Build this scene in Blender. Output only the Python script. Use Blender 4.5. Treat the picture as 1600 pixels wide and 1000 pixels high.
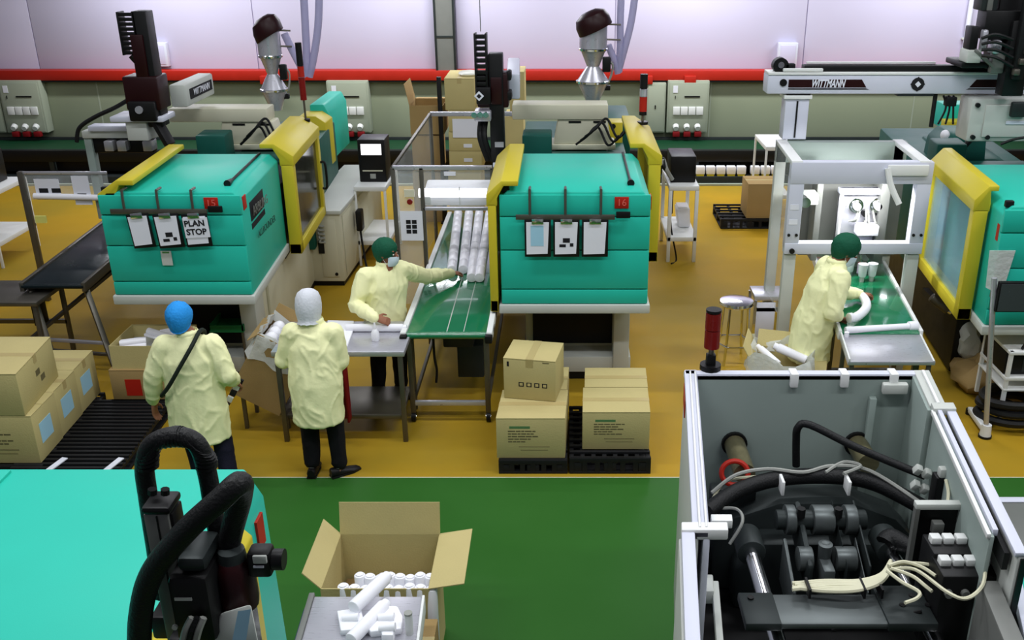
import bpy, bmesh, math, random
from mathutils import Vector, Matrix, Euler, noise
random.seed(7)
for o in list(bpy.data.objects): bpy.data.objects.remove(o)
SC = bpy.context.scene
COL = SC.collection
R = math.radians
# ---------------------------------------------------------------- camera, world, lights, exposure
CAM_H, PITCH, FPX = 4.1, R(22.3), 1520.0
cam_d = bpy.data.cameras.new('camera'); cam = bpy.data.objects.new('camera', cam_d); COL.objects.link(cam)
cam.location = (0, 0, CAM_H); cam.rotation_euler = (R(90) - PITCH, 0, 0)
cam_d.sensor_width = 36; cam_d.lens = 36 * FPX / 1600; cam_d.shift_x = -80 / 1600; cam_d.clip_start = .05
SC.camera = cam
W = bpy.data.worlds.new('hall_air'); SC.world = W; W.use_nodes = True
bg = W.node_tree.nodes['Background']; bg.inputs[0].default_value = (.80, .80, .92, 1); bg.inputs[1].default_value = .12
SC.view_settings.view_transform = 'Standard'; SC.view_settings.look = 'None'
SC.view_settings.exposure = 0.22; SC.view_settings.gamma = 1; SC.view_settings.use_curve_mapping = False
def area(name, x, y, z, sx, sy, power, rot=(0, 0, 0), col=(1, .98, .96)):
    l = bpy.data.lights.new(name, 'AREA'); l.shape = 'RECTANGLE'; l.size = sx; l.size_y = sy; l.energy = power; l.color = col
    o = bpy.data.objects.new(name, l); o.location = (x, y, z); o.rotation_euler = rot; COL.objects.link(o); return o
# rows of ceiling fluorescent fittings running along the hall
for yy, zz, pw in ((2.6, 6.4, 100), (6.6, 6.4, 92), (10.4, 6.4, 44), (15.9, 4.25, 125)):
    for xx in (-6.5, -2.2, 2.1, 6.4):
        area('ceiling_fluorescent', xx, yy, zz, 2.6, .30, pw * (.5 if xx < -5 and yy < 12 else 1), (0, 0, 0), (.95, .97, 1))
for xx in (-6.5, -2.2, 2.1, 6.4): area('added_wall_light', xx, 15.95, 4.3, 2.6, .3, 34, (R(112), 0, 0), (.95, .97, 1))  # added unseen lights that brighten the upper wall and its reflection
# ---------------------------------------------------------------- projection helpers (photo pixel -> point in the hall)
_c, _s = math.cos(PITCH), math.sin(PITCH)
def ray(px, py):
    a = (px - 880) / FPX; b = (500 - py) / FPX
    return a, _c + b * _s, -_s + b * _c
def gz(px, py, z=0.0):
    d = ray(px, py); t = (z - CAM_H) / d[2]; return Vector((d[0] * t, d[1] * t, z))
def gy(px, py, Y):
    d = ray(px, py); t = Y / d[1]; return Vector((d[0] * t, Y, CAM_H + d[2] * t))
# ---------------------------------------------------------------- materials
def lin(c):
    c = c / 255.0
    return c / 12.92 if c <= .04045 else ((c + .055) / 1.055) ** 2.4
MATS = {}
def mat(name, rgb, rough=.5, metal=0.0, var=.10, scale=6.0, bump=0.0, bscale=60.0, coat=0.0, emit=None, alpha=None, trans=0.0, spec=.25, stretch=None):
    m = bpy.data.materials.new(name); m.use_nodes = True; nt = m.node_tree; b = nt.nodes['Principled BSDF']
    col = (lin(rgb[0]), lin(rgb[1]), lin(rgb[2]), 1)
    tc = nt.nodes.new('ShaderNodeTexCoord'); src = tc.outputs['Object']
    if stretch:
        mp = nt.nodes.new('ShaderNodeMapping'); mp.inputs['Scale'].default_value = stretch
        nt.links.new(src, mp.inputs[0]); src = mp.outputs[0]
    n = nt.nodes.new('ShaderNodeTexNoise'); n.inputs['Scale'].default_value = scale; n.inputs['Detail'].default_value = 4
    nt.links.new(src, n.inputs['Vector'])
    mx = nt.nodes.new('ShaderNodeMix'); mx.data_type = 'RGBA'
    mx.inputs[6].default_value = tuple(v * (1 - var) for v in col[:3]) + (1,)
    mx.inputs[7].default_value = tuple(min(1, v * (1 + var)) for v in col[:3]) + (1,)
    nt.links.new(n.outputs['Fac'], mx.inputs[0]); nt.links.new(mx.outputs[2], b.inputs['Base Color'])
    mr = nt.nodes.new('ShaderNodeMapRange'); mr.inputs[3].default_value = max(0, rough - .08); mr.inputs[4].default_value = min(1, rough + .08)
    nt.links.new(n.outputs['Fac'], mr.inputs[0]); nt.links.new(mr.outputs[0], b.inputs['Roughness'])
    b.inputs['Metallic'].default_value = metal
    b.inputs['Specular IOR Level'].default_value = spec
    b.inputs['Coat Weight'].default_value = coat
    if trans: b.inputs['Transmission Weight'].default_value = trans
    if alpha is not None: b.inputs['Alpha'].default_value = alpha
    if bump:
        n2 = nt.nodes.new('ShaderNodeTexNoise'); n2.inputs['Scale'].default_value = bscale; nt.links.new(src, n2.inputs['Vector'])
        bp = nt.nodes.new('ShaderNodeBump'); bp.inputs['Strength'].default_value = bump; bp.inputs['Distance'].default_value = .02
        nt.links.new(n2.outputs['Fac'], bp.inputs['Height']); nt.links.new(bp.outputs[0], b.inputs['Normal'])
    if emit:
        b.inputs['Emission Color'].default_value = (lin(rgb[0]), lin(rgb[1]), lin(rgb[2]), 1); b.inputs['Emission Strength'].default_value = emit
    MATS[name] = m; return m
M = dict(
 teal=mat('turquoise_paint', (36, 184, 162), .45, 0, .05, 3, .02, 200),
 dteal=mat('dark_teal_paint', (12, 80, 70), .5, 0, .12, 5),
 yellow=mat('yellow_paint', (198, 182, 46), .45, 0, .05, 4),
 cream=mat('cream_enamel', (205, 203, 180), .5, 0, .06, 4),
 lgrey=mat('light_grey_paint', (190, 194, 188), .5, 0, .06, 4),
 white=mat('white_enamel', (226, 228, 226), .4, 0, .04, 4),
 bwhite=mat('bluish_white_enamel', (205, 208, 222), .4, 0, .04, 4),
 midgrey=mat('grey_green_paint', (146, 160, 154), .5, 0, .10, 2.5),
 dgrey=mat('dark_grey_casting', (46, 52, 52), .45, .3, .2, 6),
 black=mat('black_plastic', (16, 16, 17), .45, 0, .2, 8),
 rubber=mat('black_rubber_hose', (20, 21, 22), .5, 0, .2, 20, .2, 120),
 dred=mat('dark_maroon_cover', (36, 6, 9), .4, 0, .1, 5),
 red=mat('red_paint', (172, 34, 20), .5, 0, .1, 5),
 dred2=mat('red_tray_plastic', (120, 14, 20), .5, 0, .1, 5),
 steel=mat('brushed_steel', (192, 192, 200), .30, .55, .1, 14, 0, 60, stretch=(1, 12, 1)),
 dsteel=mat('dull_steel_tube', (104, 100, 92), .42, .75, .15, 10),
 chrome=mat('polished_chrome', (225, 226, 228), .14, 1, .03, 10),
 alu=mat('grey_aluminium', (120, 122, 118), .45, .35, .08, 8),
 carton=mat('corrugated_cardboard', (190, 176, 122), .85, 0, .07, 5, .1, 90, spec=.2),
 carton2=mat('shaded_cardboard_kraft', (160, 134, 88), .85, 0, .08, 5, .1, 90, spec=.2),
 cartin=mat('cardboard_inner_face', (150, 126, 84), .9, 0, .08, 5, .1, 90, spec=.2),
 tape=mat('brown_packing_tape', (182, 164, 112), .35, 0, .05, 8),
 ink=mat('grey_ink', (106, 98, 68), .8, 0, .1, 30),
 gink=mat('green_ink', (92, 132, 84), .8, 0, .1, 30),
 bink=mat('black_ink', (28, 28, 32), .8, 0, .1, 30),
 paper=mat('white_paper', (226, 228, 238), .8, 0, .03, 6),
 bpaper=mat('pale_blue_paper', (160, 205, 228), .8, 0, .04, 6),
 belt=mat('green_conveyor_belt', (18, 112, 72), .14, 0, .08, 5, coat=.5, spec=.6),
 dbelt=mat('dark_blue_green_belt', (16, 28, 32), .3, 0, .15, 5),
 pvc=mat('white_moulded_plastic', (240, 240, 246), .35, 0, .02, 6),
 glass=mat('clear_acrylic', (225, 232, 232), .08, 0, .02, 4, alpha=.16),
 dglass=mat('smoked_door_glass', (52, 54, 46), .12, 0, .08, 3, alpha=.86),
 bglass=mat('blue_tinted_door_glass', (150, 190, 205), .1, 0, .05, 3, alpha=.42),
 hose=mat('lavender_clear_hose', (172, 170, 208), .25, 0, .05, 10, alpha=.72),
 bag=mat('milky_plastic_bag', (226, 230, 226), .3, 0, .05, 12, .3, 25, alpha=.62),
 screen=mat('lit_white_screen', (250, 250, 255), .3, 0, .01, 4, emit=1.6),
 gown=mat('pale_yellow_gown', (249, 249, 194), .75, 0, .03, 9, .12, 30, spec=.25),
 skin=mat('brown_skin', (150, 100, 76), .55, 0, .06, 20),
 trousers=mat('black_cloth_trousers', (20, 19, 24), .85, 0, .15, 20, .15, 80, spec=.2),
 navy=mat('navy_cloth_trousers', (24, 24, 40), .85, 0, .15, 20, .15, 80, spec=.2),
 capblue=mat('bright_blue_hairnet', (38, 146, 226), .75, 0, .06, 30, .25, 60),
 capgreen=mat('dark_green_hairnet', (16, 84, 60), .75, 0, .10, 30, .25, 60),
 hood=mat('grey_white_hood', (212, 215, 222), .75, 0, .05, 20, .2, 50),
 mask=mat('pale_blue_mask', (206, 224, 234), .75, 0, .03, 20),
 strap=mat('black_green_strap', (28, 36, 30), .7, 0, .1, 20),
 pin=mat('dark_toggle_steel', (92, 98, 98), .4, .5, .12, 10),
 dbelt2=mat('dark_green_wall_belt', (16, 62, 36), .5, 0, .1, 5),
 shoe=mat('black_shoe', (22, 20, 21), .45, 0, .1, 20),
 pallet=mat('black_plastic_pallet', (24, 24, 26), .6, 0, .2, 10),
 wire=mat('cream_cable', (206, 204, 176), .5, 0, .06, 30),
 gcable=mat('grey_cable', (150, 152, 146), .5, 0, .06, 30),
 olive=mat('olive_grey_wall_paint', (138, 146, 122), .6, 0, .04, 1.2),
 box_grey=mat('cabinet_grey_paint', (156, 164, 146), .5, 0, .04, 3),
 tower_red=mat('dark_red_lens', (120, 22, 20), .3, 0, .1, 5),
 gold=mat('oily_bronze_tube', (128, 122, 92), .35, .6, .35, 14, stretch=(1, 1, 6)),
 eye=mat('eye_white', (230, 228, 222), .3, 0, .02, 5),
 hair=mat('black_hair', (22, 18, 17), .6, 0, .1, 40),
 greenplastic=mat('green_plastic_tray', (16, 96, 52), .5, 0, .06, 5),
)
def floor_mat(name, rgb, rgb2, rough, lo=.4, hi=.62, scale=.55):
    m = mat(name, rgb, rough, 0, .05, 2.0, .03, 300, spec=.09); nt = m.node_tree; b = nt.nodes['Principled BSDF']
    tc = nt.nodes.new('ShaderNodeTexCoord'); n = nt.nodes.new('ShaderNodeTexNoise'); n.inputs['Scale'].default_value = scale; n.inputs['Detail'].default_value = 5
    nt.links.new(tc.outputs['Object'], n.inputs['Vector'])
    cr = nt.nodes.new('ShaderNodeMapRange'); cr.inputs[1].default_value = lo; cr.inputs[2].default_value = hi; nt.links.new(n.outputs['Fac'], cr.inputs[0])
    mx = nt.nodes.new('ShaderNodeMix'); mx.data_type = 'RGBA'
    mx.inputs[6].default_value = tuple(lin(v) for v in rgb) + (1,); mx.inputs[7].default_value = tuple(lin(v) for v in rgb2) + (1,)
    nt.links.new(cr.outputs[0], mx.inputs[0]); nt.links.new(mx.outputs[2], b.inputs['Base Color'])
    return m
M['yfloor'] = floor_mat('yellow_epoxy_floor', (176, 139, 34), (156, 130, 40), .5)
M['gfloor'] = floor_mat('green_epoxy_floor', (44, 94, 34), (50, 100, 40), .40)
# ---------------------------------------------------------------- geometry collector
class G:
    def __init__(s, k=0.0): s.bm = bmesh.new(); s.k = k; s.mx = None
    def v(s, p):
        p = Vector(p)
        if s.mx is not None: p = s.mx @ p
        if s.k: p = Vector((p.x + s.k * p.y, p.y, p.z))
        return s.bm.verts.new(p)
    def f(s, vs):
        try: return s.bm.faces.new(vs)
        except ValueError: return None
    def hexa(s, pts):
        v = [s.v(p) for p in pts]
        for q in ((0, 3, 2, 1), (4, 5, 6, 7), (0, 1, 5, 4), (1, 2, 6, 5), (2, 3, 7, 6), (3, 0, 4, 7)): s.f([v[i] for i in q])
        return s
    def box(s, x0, x1, y0, y1, z0, z1):
        return s.hexa([(x0, y0, z0), (x1, y0, z0), (x1, y1, z0), (x0, y1, z0), (x0, y0, z1), (x1, y0, z1), (x1, y1, z1), (x0, y1, z1)])
    def obox(s, c, size, rot=(0, 0, 0)):
        m = Matrix.Translation(c) @ Euler(rot).to_matrix().to_4x4(); a, b, d = (v / 2 for v in size)
        return s.hexa([m @ Vector(p) for p in ((-a, -b, -d), (a, -b, -d), (a, b, -d), (-a, b, -d), (-a, -b, d), (a, -b, d), (a, b, d), (-a, b, d))])
    def bar(s, p0, p1, w, h=None, up=(0, 0, 1)):
        p0, p1 = Vector(p0), Vector(p1); h = h or w; d = (p1 - p0).normalized(); u = Vector(up)
        if abs(d.dot(u)) > .98: u = Vector((0, 1, 0))
        a = d.cross(u).normalized() * w / 2; b = a.cross(d).normalized() * h / 2
        return s.hexa([p0 - a - b, p0 + a - b, p0 + a + b, p0 - a + b, p1 - a - b, p1 + a - b, p1 + a + b, p1 - a + b])
    def prism(s, poly, a, b, ax='y'):
        def P(u, w, t): return {'y': (u, t, w), 'x': (t, u, w), 'z': (u, w, t)}[ax]
        lo = [s.v(P(u, w, a)) for u, w in poly]; hi = [s.v(P(u, w, b)) for u, w in poly]; n = len(poly)
        s.f(lo[::-1]); s.f(hi)
        for i in range(n): s.f([lo[i], lo[(i + 1) % n], hi[(i + 1) % n], hi[i]])
        return s
    def rings(s, rs, cap=True, close=False):
        vv = [[s.v(p) for p in r] for r in rs]; n = len(vv[0])
        for a, b in zip(vv, vv[1:] + ([vv[0]] if close else [])):
            for i in range(n): s.f([a[i], a[(i + 1) % n], b[(i + 1) % n], b[i]])
        if cap and not close: s.f(vv[0][::-1]); s.f(vv[-1])
        return s
    def cyl(s, p0, p1, r0, r1=None, n=16):
        return s.tube([p0, p1], r0, n, rs=[r0, r0 if r1 is None else r1], smooth=False)
    def tube(s, pts, r, n=8, rs=None, smooth=True, sub=6, close=False):
        pts = [Vector(p) for p in pts]
        if smooth and len(pts) > 2:
            out = []; rr = []; N = len(pts)
            for i in range(N if close else N - 1):
                if close: p0, p1, p2, p3 = (pts[(i + j) % N] for j in (-1, 0, 1, 2))
                else: p0, p1, p2, p3 = pts[max(i - 1, 0)], pts[i], pts[i + 1], pts[min(i + 2, N - 1)]
                for j in range(sub):
                    t = j / sub
                    out.append(.5 * ((2 * p1) + (p2 - p0) * t + (2 * p0 - 5 * p1 + 4 * p2 - p3) * t * t + (3 * p1 - p0 - 3 * p2 + p3) * t ** 3))
                    if rs: rr.append(rs[i] * (1 - t) + rs[(i + 1) % N] * t)
            if not close:
                out.append(pts[-1]); rr.append(rs[-1] if rs else 0)
            pts = out; rs = rr if rs else None
        N = len(pts); rg = []; a = None
        for i, p in enumerate(pts):
            d = ((pts[(i + 1) % N] if (close or i < N - 1) else p) - (pts[i - 1] if (close or i > 0) else p)).normalized()
            if a is None:
                u = Vector((0, 0, 1)) if abs(d.z) < .9 else Vector((1, 0, 0)); a = d.cross(u).normalized()
            else: a = (a - d * a.dot(d)).normalized()
            b = d.cross(a); q = rs[i] if rs else r
            rg.append([p + (a * math.cos(2 * math.pi * j / n) + b * math.sin(2 * math.pi * j / n)) * q for j in range(n)])
        return s.rings(rg, close=close)
    def lathe(s, prof, c=(0, 0, 0), n=24, mx=None):
        rg = []
        for r, z in prof:
            r = max(r, 1e-4); ring = [Vector((r * math.cos(2 * math.pi * j / n), r * math.sin(2 * math.pi * j / n), z)) for j in range(n)]
            if mx is not None: ring = [mx @ p for p in ring]
            rg.append([p + Vector(c) for p in ring])
        return s.rings(rg)
    def ell(s, c, r, nu=14, nv=9, rot=None):
        rg = []; m = Euler(rot).to_matrix() if rot else Matrix.Identity(3)
        for i in range(nv + 1):
            t = -math.pi / 2 + math.pi * i / nv; cr = max(math.cos(t), .02)
            rg.append([Vector(c) + m @ Vector((r[0] * cr * math.cos(2 * math.pi * j / nu), r[1] * cr * math.sin(2 * math.pi * j / nu), r[2] * math.sin(t))) for j in range(nu)])
        return s.rings(rg)
    def mesh(s, name, m, bev=0.0, ang=35, seg=2):
        bm = s.bm
        bmesh.ops.recalc_face_normals(bm, faces=bm.faces)
        if bev:
            ed = [e for e in bm.edges if len(e.link_faces) == 2 and e.calc_face_angle(0) > R(ang)]
            bmesh.ops.bevel(bm, geom=ed, offset=bev, segments=seg, affect='EDGES', clamp_overlap=True, profile=.5)
        me = bpy.data.meshes.new(name); bm.to_mesh(me); bm.free()
        for p in me.polygons: p.use_smooth = True
        try: me.set_sharp_from_angle(angle=R(38))
        except Exception: pass
        if m is not None: me.materials.append(m)
        return me
    def build(s, name, m, parent=None, bev=0.0, loc=(0, 0, 0), rot=(0, 0, 0), label=None):
        o = bpy.data.objects.new(name, s.mesh(name, m, bev)); COL.objects.link(o); o.location = loc; o.rotation_euler = rot
        if parent is not None: o.parent = parent
        if label: o['label'] = label
        return o
def tag(o, label=None, cat=None, group=None, kind=None):
    if label: o['label'] = label
    if cat: o['category'] = cat
    if group: o['group'] = group
    if kind: o['kind'] = kind
    return o
ORD = ('first', 'second', 'third', 'fourth', 'fifth', 'sixth', 'seventh', 'eighth', 'ninth', 'tenth', 'eleventh')
def thing(name, label, cat, loc=(0, 0, 0), rz=0.0, group=None):
    o = bpy.data.objects.new(name, None); o.empty_display_size = .1; COL.objects.link(o); o.location = loc; o.rotation_euler = (0, 0, rz)
    return tag(o, label, cat, group)
def copy_tree(o, parent=None):
    c = o.copy(); COL.objects.link(c)
    if parent is not None: c.parent = parent
    for ch in list(o.children): copy_tree(ch, c)
    return c
def dup(o, loc, rz=0.0, label=None, group=None):
    c = copy_tree(o); c.location = loc; c.rotation_euler = (0, 0, rz)
    if label: c['label'] = label
    if group: c['group'] = group
    return c
def text(name, body, size, m, parent, mx, depth=.0015, shear=0.0, width=None, bold=0.0):
    cu = bpy.data.curves.new(name, 'FONT'); cu.body = body; cu.size = size; cu.extrude = depth; cu.align_x = 'CENTER'; cu.align_y = 'CENTER'; cu.shear = shear; cu.resolution_u = 3; cu.offset = bold
    t = bpy.data.objects.new(name, cu); COL.objects.link(t); bpy.context.view_layer.update()
    me = bpy.data.meshes.new_from_object(t.evaluated_get(bpy.context.evaluated_depsgraph_get()))
    bpy.data.objects.remove(t); me.name = name
    if width:
        xs = [v.co.x for v in me.vertices]; sc = width / (max(xs) - min(xs))
        for v in me.vertices: v.co.x *= sc
    me.transform(mx); me.materials.clear(); me.materials.append(m)
    o = bpy.data.objects.new(name, me); COL.objects.link(o); o.parent = parent; return o
def face_front(x, y, z): return Matrix.Translation((x, y, z)) @ Matrix.Rotation(R(90), 4, 'X')          # reads from -Y
def face_left(x, y, z): return Matrix.Translation((x, y, z)) @ Matrix.Rotation(R(-90), 4, 'Z') @ Matrix.Rotation(R(90), 4, 'X')
def face_right(x, y, z): return Matrix.Translation((x, y, z)) @ Matrix.Rotation(R(90), 4, 'Z') @ Matrix.Rotation(R(90), 4, 'X')
# ================================================================ THE SETTING
YG = 6.70                                                     # where green aisle meets yellow zone
G().box(-11, 11, YG, 17.4, -.2, 0).build('floor', M['yfloor'])['kind'] = 'structure'
g = G().box(-11, 11, -1, YG - .012, -.2, 0).build('floor', M['gfloor']); g['kind'] = 'structure'
G().box(-11, 11, YG - .012, YG, -.2, .0005).build('trim_1', M['cream'])['kind'] = 'structure'
WY = 17.5
M['wallwhite'] = mat('lavender_white_wall_panel', (197, 193, 217), .5, 0, .07, .35, stretch=(1, 1, 2.5))
wall = G().box(-11, 11, WY + .02, WY + .2, 1.55, 7.5).build('wall_back', mat('panel_joint', (176, 170, 196), .6)); wall['kind'] = 'structure'
xs = [-11, -9.2, -5.35, -1.85, .9, 4.2, 7.35, 11]             # wide sheet panels with joints between
for a, b in zip(xs, xs[1:]):
    for z0, z1 in ((1.56, 7.5),):
        G().box(a + .008, b - .008, WY, WY + .03, z0, z1 - .004).build('panel', M['wallwhite'], wall, .004)
low = G().box(-11, 11, WY - .12, WY + .2, 0, 1.52).build('wall_lower', M['olive'], None, .006); low['kind'] = 'structure'
for xj in (-8.2, -4.6, -1.0, 2.6, 6.2): G().box(xj - .012, xj + .012, WY - .124, WY - .12, .4, 1.5).build('panel_seam', M['box_grey'], low)
G().box(-11, 11, WY - .13, WY - .118, .3, .47).build('wall_shadow_strip', M['black'])['kind'] = 'structure'  # black strip puts the shade under the wall into colour
rail = G().box(-11, 11, WY - .26, WY - .01, 1.53, 1.70).build('trim_2', M['red'], None, .012); rail['kind'] = 'structure'
G().box(-11, 11, WY - .25, WY - .12, 1.50, 1.53).build('rail_shadow_strip', M['black'], rail)  # black strip stands in for the shadow the rail casts below it
for px in (-10.5, -5.15, .55 + .9, 2.2): G().box(px - .1, px + .1, WY - .36, WY - .2, 1.48, 1.62).build('rail_bracket', M['red'], rail, .01)
pil = thing('steel_column', 'dark grey steel wall column rising above the red rail', 'column', (-2.03, WY - .12, 1.7))
for dx in (-.16, .16): G().box(dx - .018 if dx < 0 else dx - .018, dx + .018, -.12, .12, 0, 3.4).build('flange', M['dgrey'], pil, .004)
G().box(-.16, .16, -.10, -.06, 0, 3.4).build('web', M['alu'], pil)
G().box(-.14, .14, -.115, .1, .55, .58).build('stiffener', M['dgrey'], pil)
dp = thing('drain_pipe', 'thin grey pipe up the white wall near the right edge', 'pipe', (6.98, WY - .06, 1.7))
G().cyl((0, 0, 0), (0, 0, 3.4), .045, n=12).build('pipe', M['bwhite'], dp)
for z in (.5, 1.6): G().box(-.07, .07, -.01, .06, z, z + .03).build('pipe_clip', M['lgrey'], dp)
for x, lab in ((-7.05, 'small pale junction box on the white wall left of the left robot'), (3.9, 'small pale junction box on the white wall above the white gantry end')):
    j = thing('junction_box', lab, 'box', (x, WY - .1, 1.95))
    G().box(-.17, .17, -.02, .1, -.2, .2).build('housing', M['bwhite'], j, .01); G().box(-.13, .13, -.03, -.02, -.16, .16).build('lid', M['wallwhite'], j, .004)
# grey electrical cabinets on the lower wall
def elec(x, lab, side=True):
    t = thing('electrical_cabinet', lab, 'cabinet', (x, WY - .13, .56), 0, 'grey electrical cabinets on the lower wall')
    G().box(-.36, .36, -.22, 0, .08, .98).build('housing', M['box_grey'], t, .012)
    G().box(-.33, .33, -.235, -.22, .1, .95).build('door', M['box_grey'], t, .006)
    G().box(-.27, -.19, -.243, -.235, .78, .9).build('warning_label', M['paper'], t)
    G().box(-.235, -.225, -.25, -.235, .68, .73).build('lock', M['black'], t)
    G().box(-.07, .2, -.245, -.235, .70, .725).build('vent_slot', M['black'], t)
    for i in range(4):
        b = G().box(-.26 + i * .135, -.14 + i * .135, -.265, -.235, .40, .54).build('breaker_cover', M['white'], t, .006)
    for i in range(3):
        G().cyl((-.2 + i * .19, -.235, .2), (-.2 + i * .19, -.31, .17), .055, .045, 14).build('socket', M['white'], t)
        G().box(-.25 + i * .19, -.13 + i * .19, -.3, -.2, .02, .11).build('plug', M['dred2'], t, .01)
    if side:
        s = G().box(-.72, -.39, -.2, 0, .08, .94).build('side_cabinet', M['box_grey'], t, .01)
        G().box(-.70, -.41, -.212, -.2, .1, .92).build('side_door', M['box_grey'], t, .006)
        G().box(-.58, -.56, -.222, -.212, .5, .56).build('side_latch', M['black'], t)
    return t
elec(-9.45, 'grey electrical cabinet on the wall left of the left robot, far left')
elec(-3.75, 'grey electrical cabinet on the wall above the cream floor cabinet', False)
elec(2.18, 'grey electrical cabinet on the wall right of the middle hopper')
# long belt line along the foot of the wall
lc = thing('long_conveyor', 'long green conveyor running along the foot of the back wall', 'conveyor', (0, 16.0, 0))
G().box(-10.8, 10.8, .25, 1.2, .44, .5).build('belt', M['dbelt2'], lc)
for y in (.12, .21, 1.22): G().box(-10.8, 10.8, y, y + .05, .36, .545).build('rail', M['black'] if y < .2 else M['dgrey'], lc, .004)
G().box(-10.8, 10.8, .3, 1.2, .16, .42).build('underframe', M['black'], lc)
G().box(-10.8, 10.8, -.02, .2, 0, .14).build('kerb', M['dgrey'], lc, .006)
G().box(-10.8, 10.8, -.10, -.02, 0, .03).build('kerb_edge', M['box_grey'], lc)
for i in range(14): G().box(-10.2 + i * 1.55, -10.12 + i * 1.55, .14, .22, .1, .36).build('foot', M['dgrey'], lc)
for i in range(8):
    x = 2.3 + i * .172 + (.06 if i > 4 else 0)
    t = thing('moulded_block', '%s white moulded block from the left on the kerb of the wall conveyor' % ORD[i], 'moulded part', (x, 16.07, .14), 0, 'white blocks on the conveyor kerb')
    G().box(-.075, .075, -.06, .06, .03, .16).build('body', M['pvc'], t, .012); G().box(-.06, .06, -.06, .05, 0, .03).build('base', M['yellow'], t)
# ================================================================ INJECTION MACHINES
def door_poly(s, w, zb, zt):          # safety door section: upright face, sloped shoulder, flat top; s=+1 right, -1 left
    p = [(w + .02, zb), (w + .16, zb), (w + .16, zt - .02), (w + .01, zt + .15), (w - .17, zt + .15), (w - .17, zt + .09), (w - .01, zt + .09), (w + .02, zt + .03)]
    return [(s * a, b) for a, b in p]
def safety_door(name, t, s, w, y0, y1, zb, zt, k, glassm, lab=None, ext=.16, th=.12):
    """one sliding door: sloped yellow top, upright frame around a window, the window itself and a handle"""
    xi, xo = s * (w + .03), s * (w + .03 + th); zs = zt - .02; fw = .11
    g = G(k); g.prism([(s * (w + .02), zs - .1), (s * (w + .04 + th), zs - .1), (s * (w + .04 + th), zs), (s * (w - .02 + .09 - ext * .55), zt + .10), (s * (w - ext), zt + .10), (s * (w - ext), zt + .055), (s * (w - .04 + .09 - ext * .55), zt + .055), (s * (w + .02), zs - .03)], y0, y1)
    d = g.build(name, M['yellow'], t, .008, label=lab)
    a, b = min(xi, xo), max(xi, xo)
    for yy in ((y0, y0 + fw), (y1 - fw, y1)): G(k).box(a, b, yy[0], yy[1], zb, zs - .08).build('door_stile', M['yellow'], d, .008)
    G(k).box(a, b, y0, y1, zb, zb + fw).build('door_rail', M['yellow'], d, .008)
    xm = (xi + xo) / 2 + s * .02
    G(k).box(xm - .008, xm + .008, y0 + fw - .01, y1 - fw + .01, zb + fw - .01, zs - .09).build('window', glassm, d)
    G(k).tube([(xo, y1 - .07, zb + .32), (xo + s * .05, y1 - .07, zb + .34), (xo + s * .05, y1 - .07, zb + .60), (xo, y1 - .07, zb + .62)], .014, 8).build('handle', M['black'], d)
    return d
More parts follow.
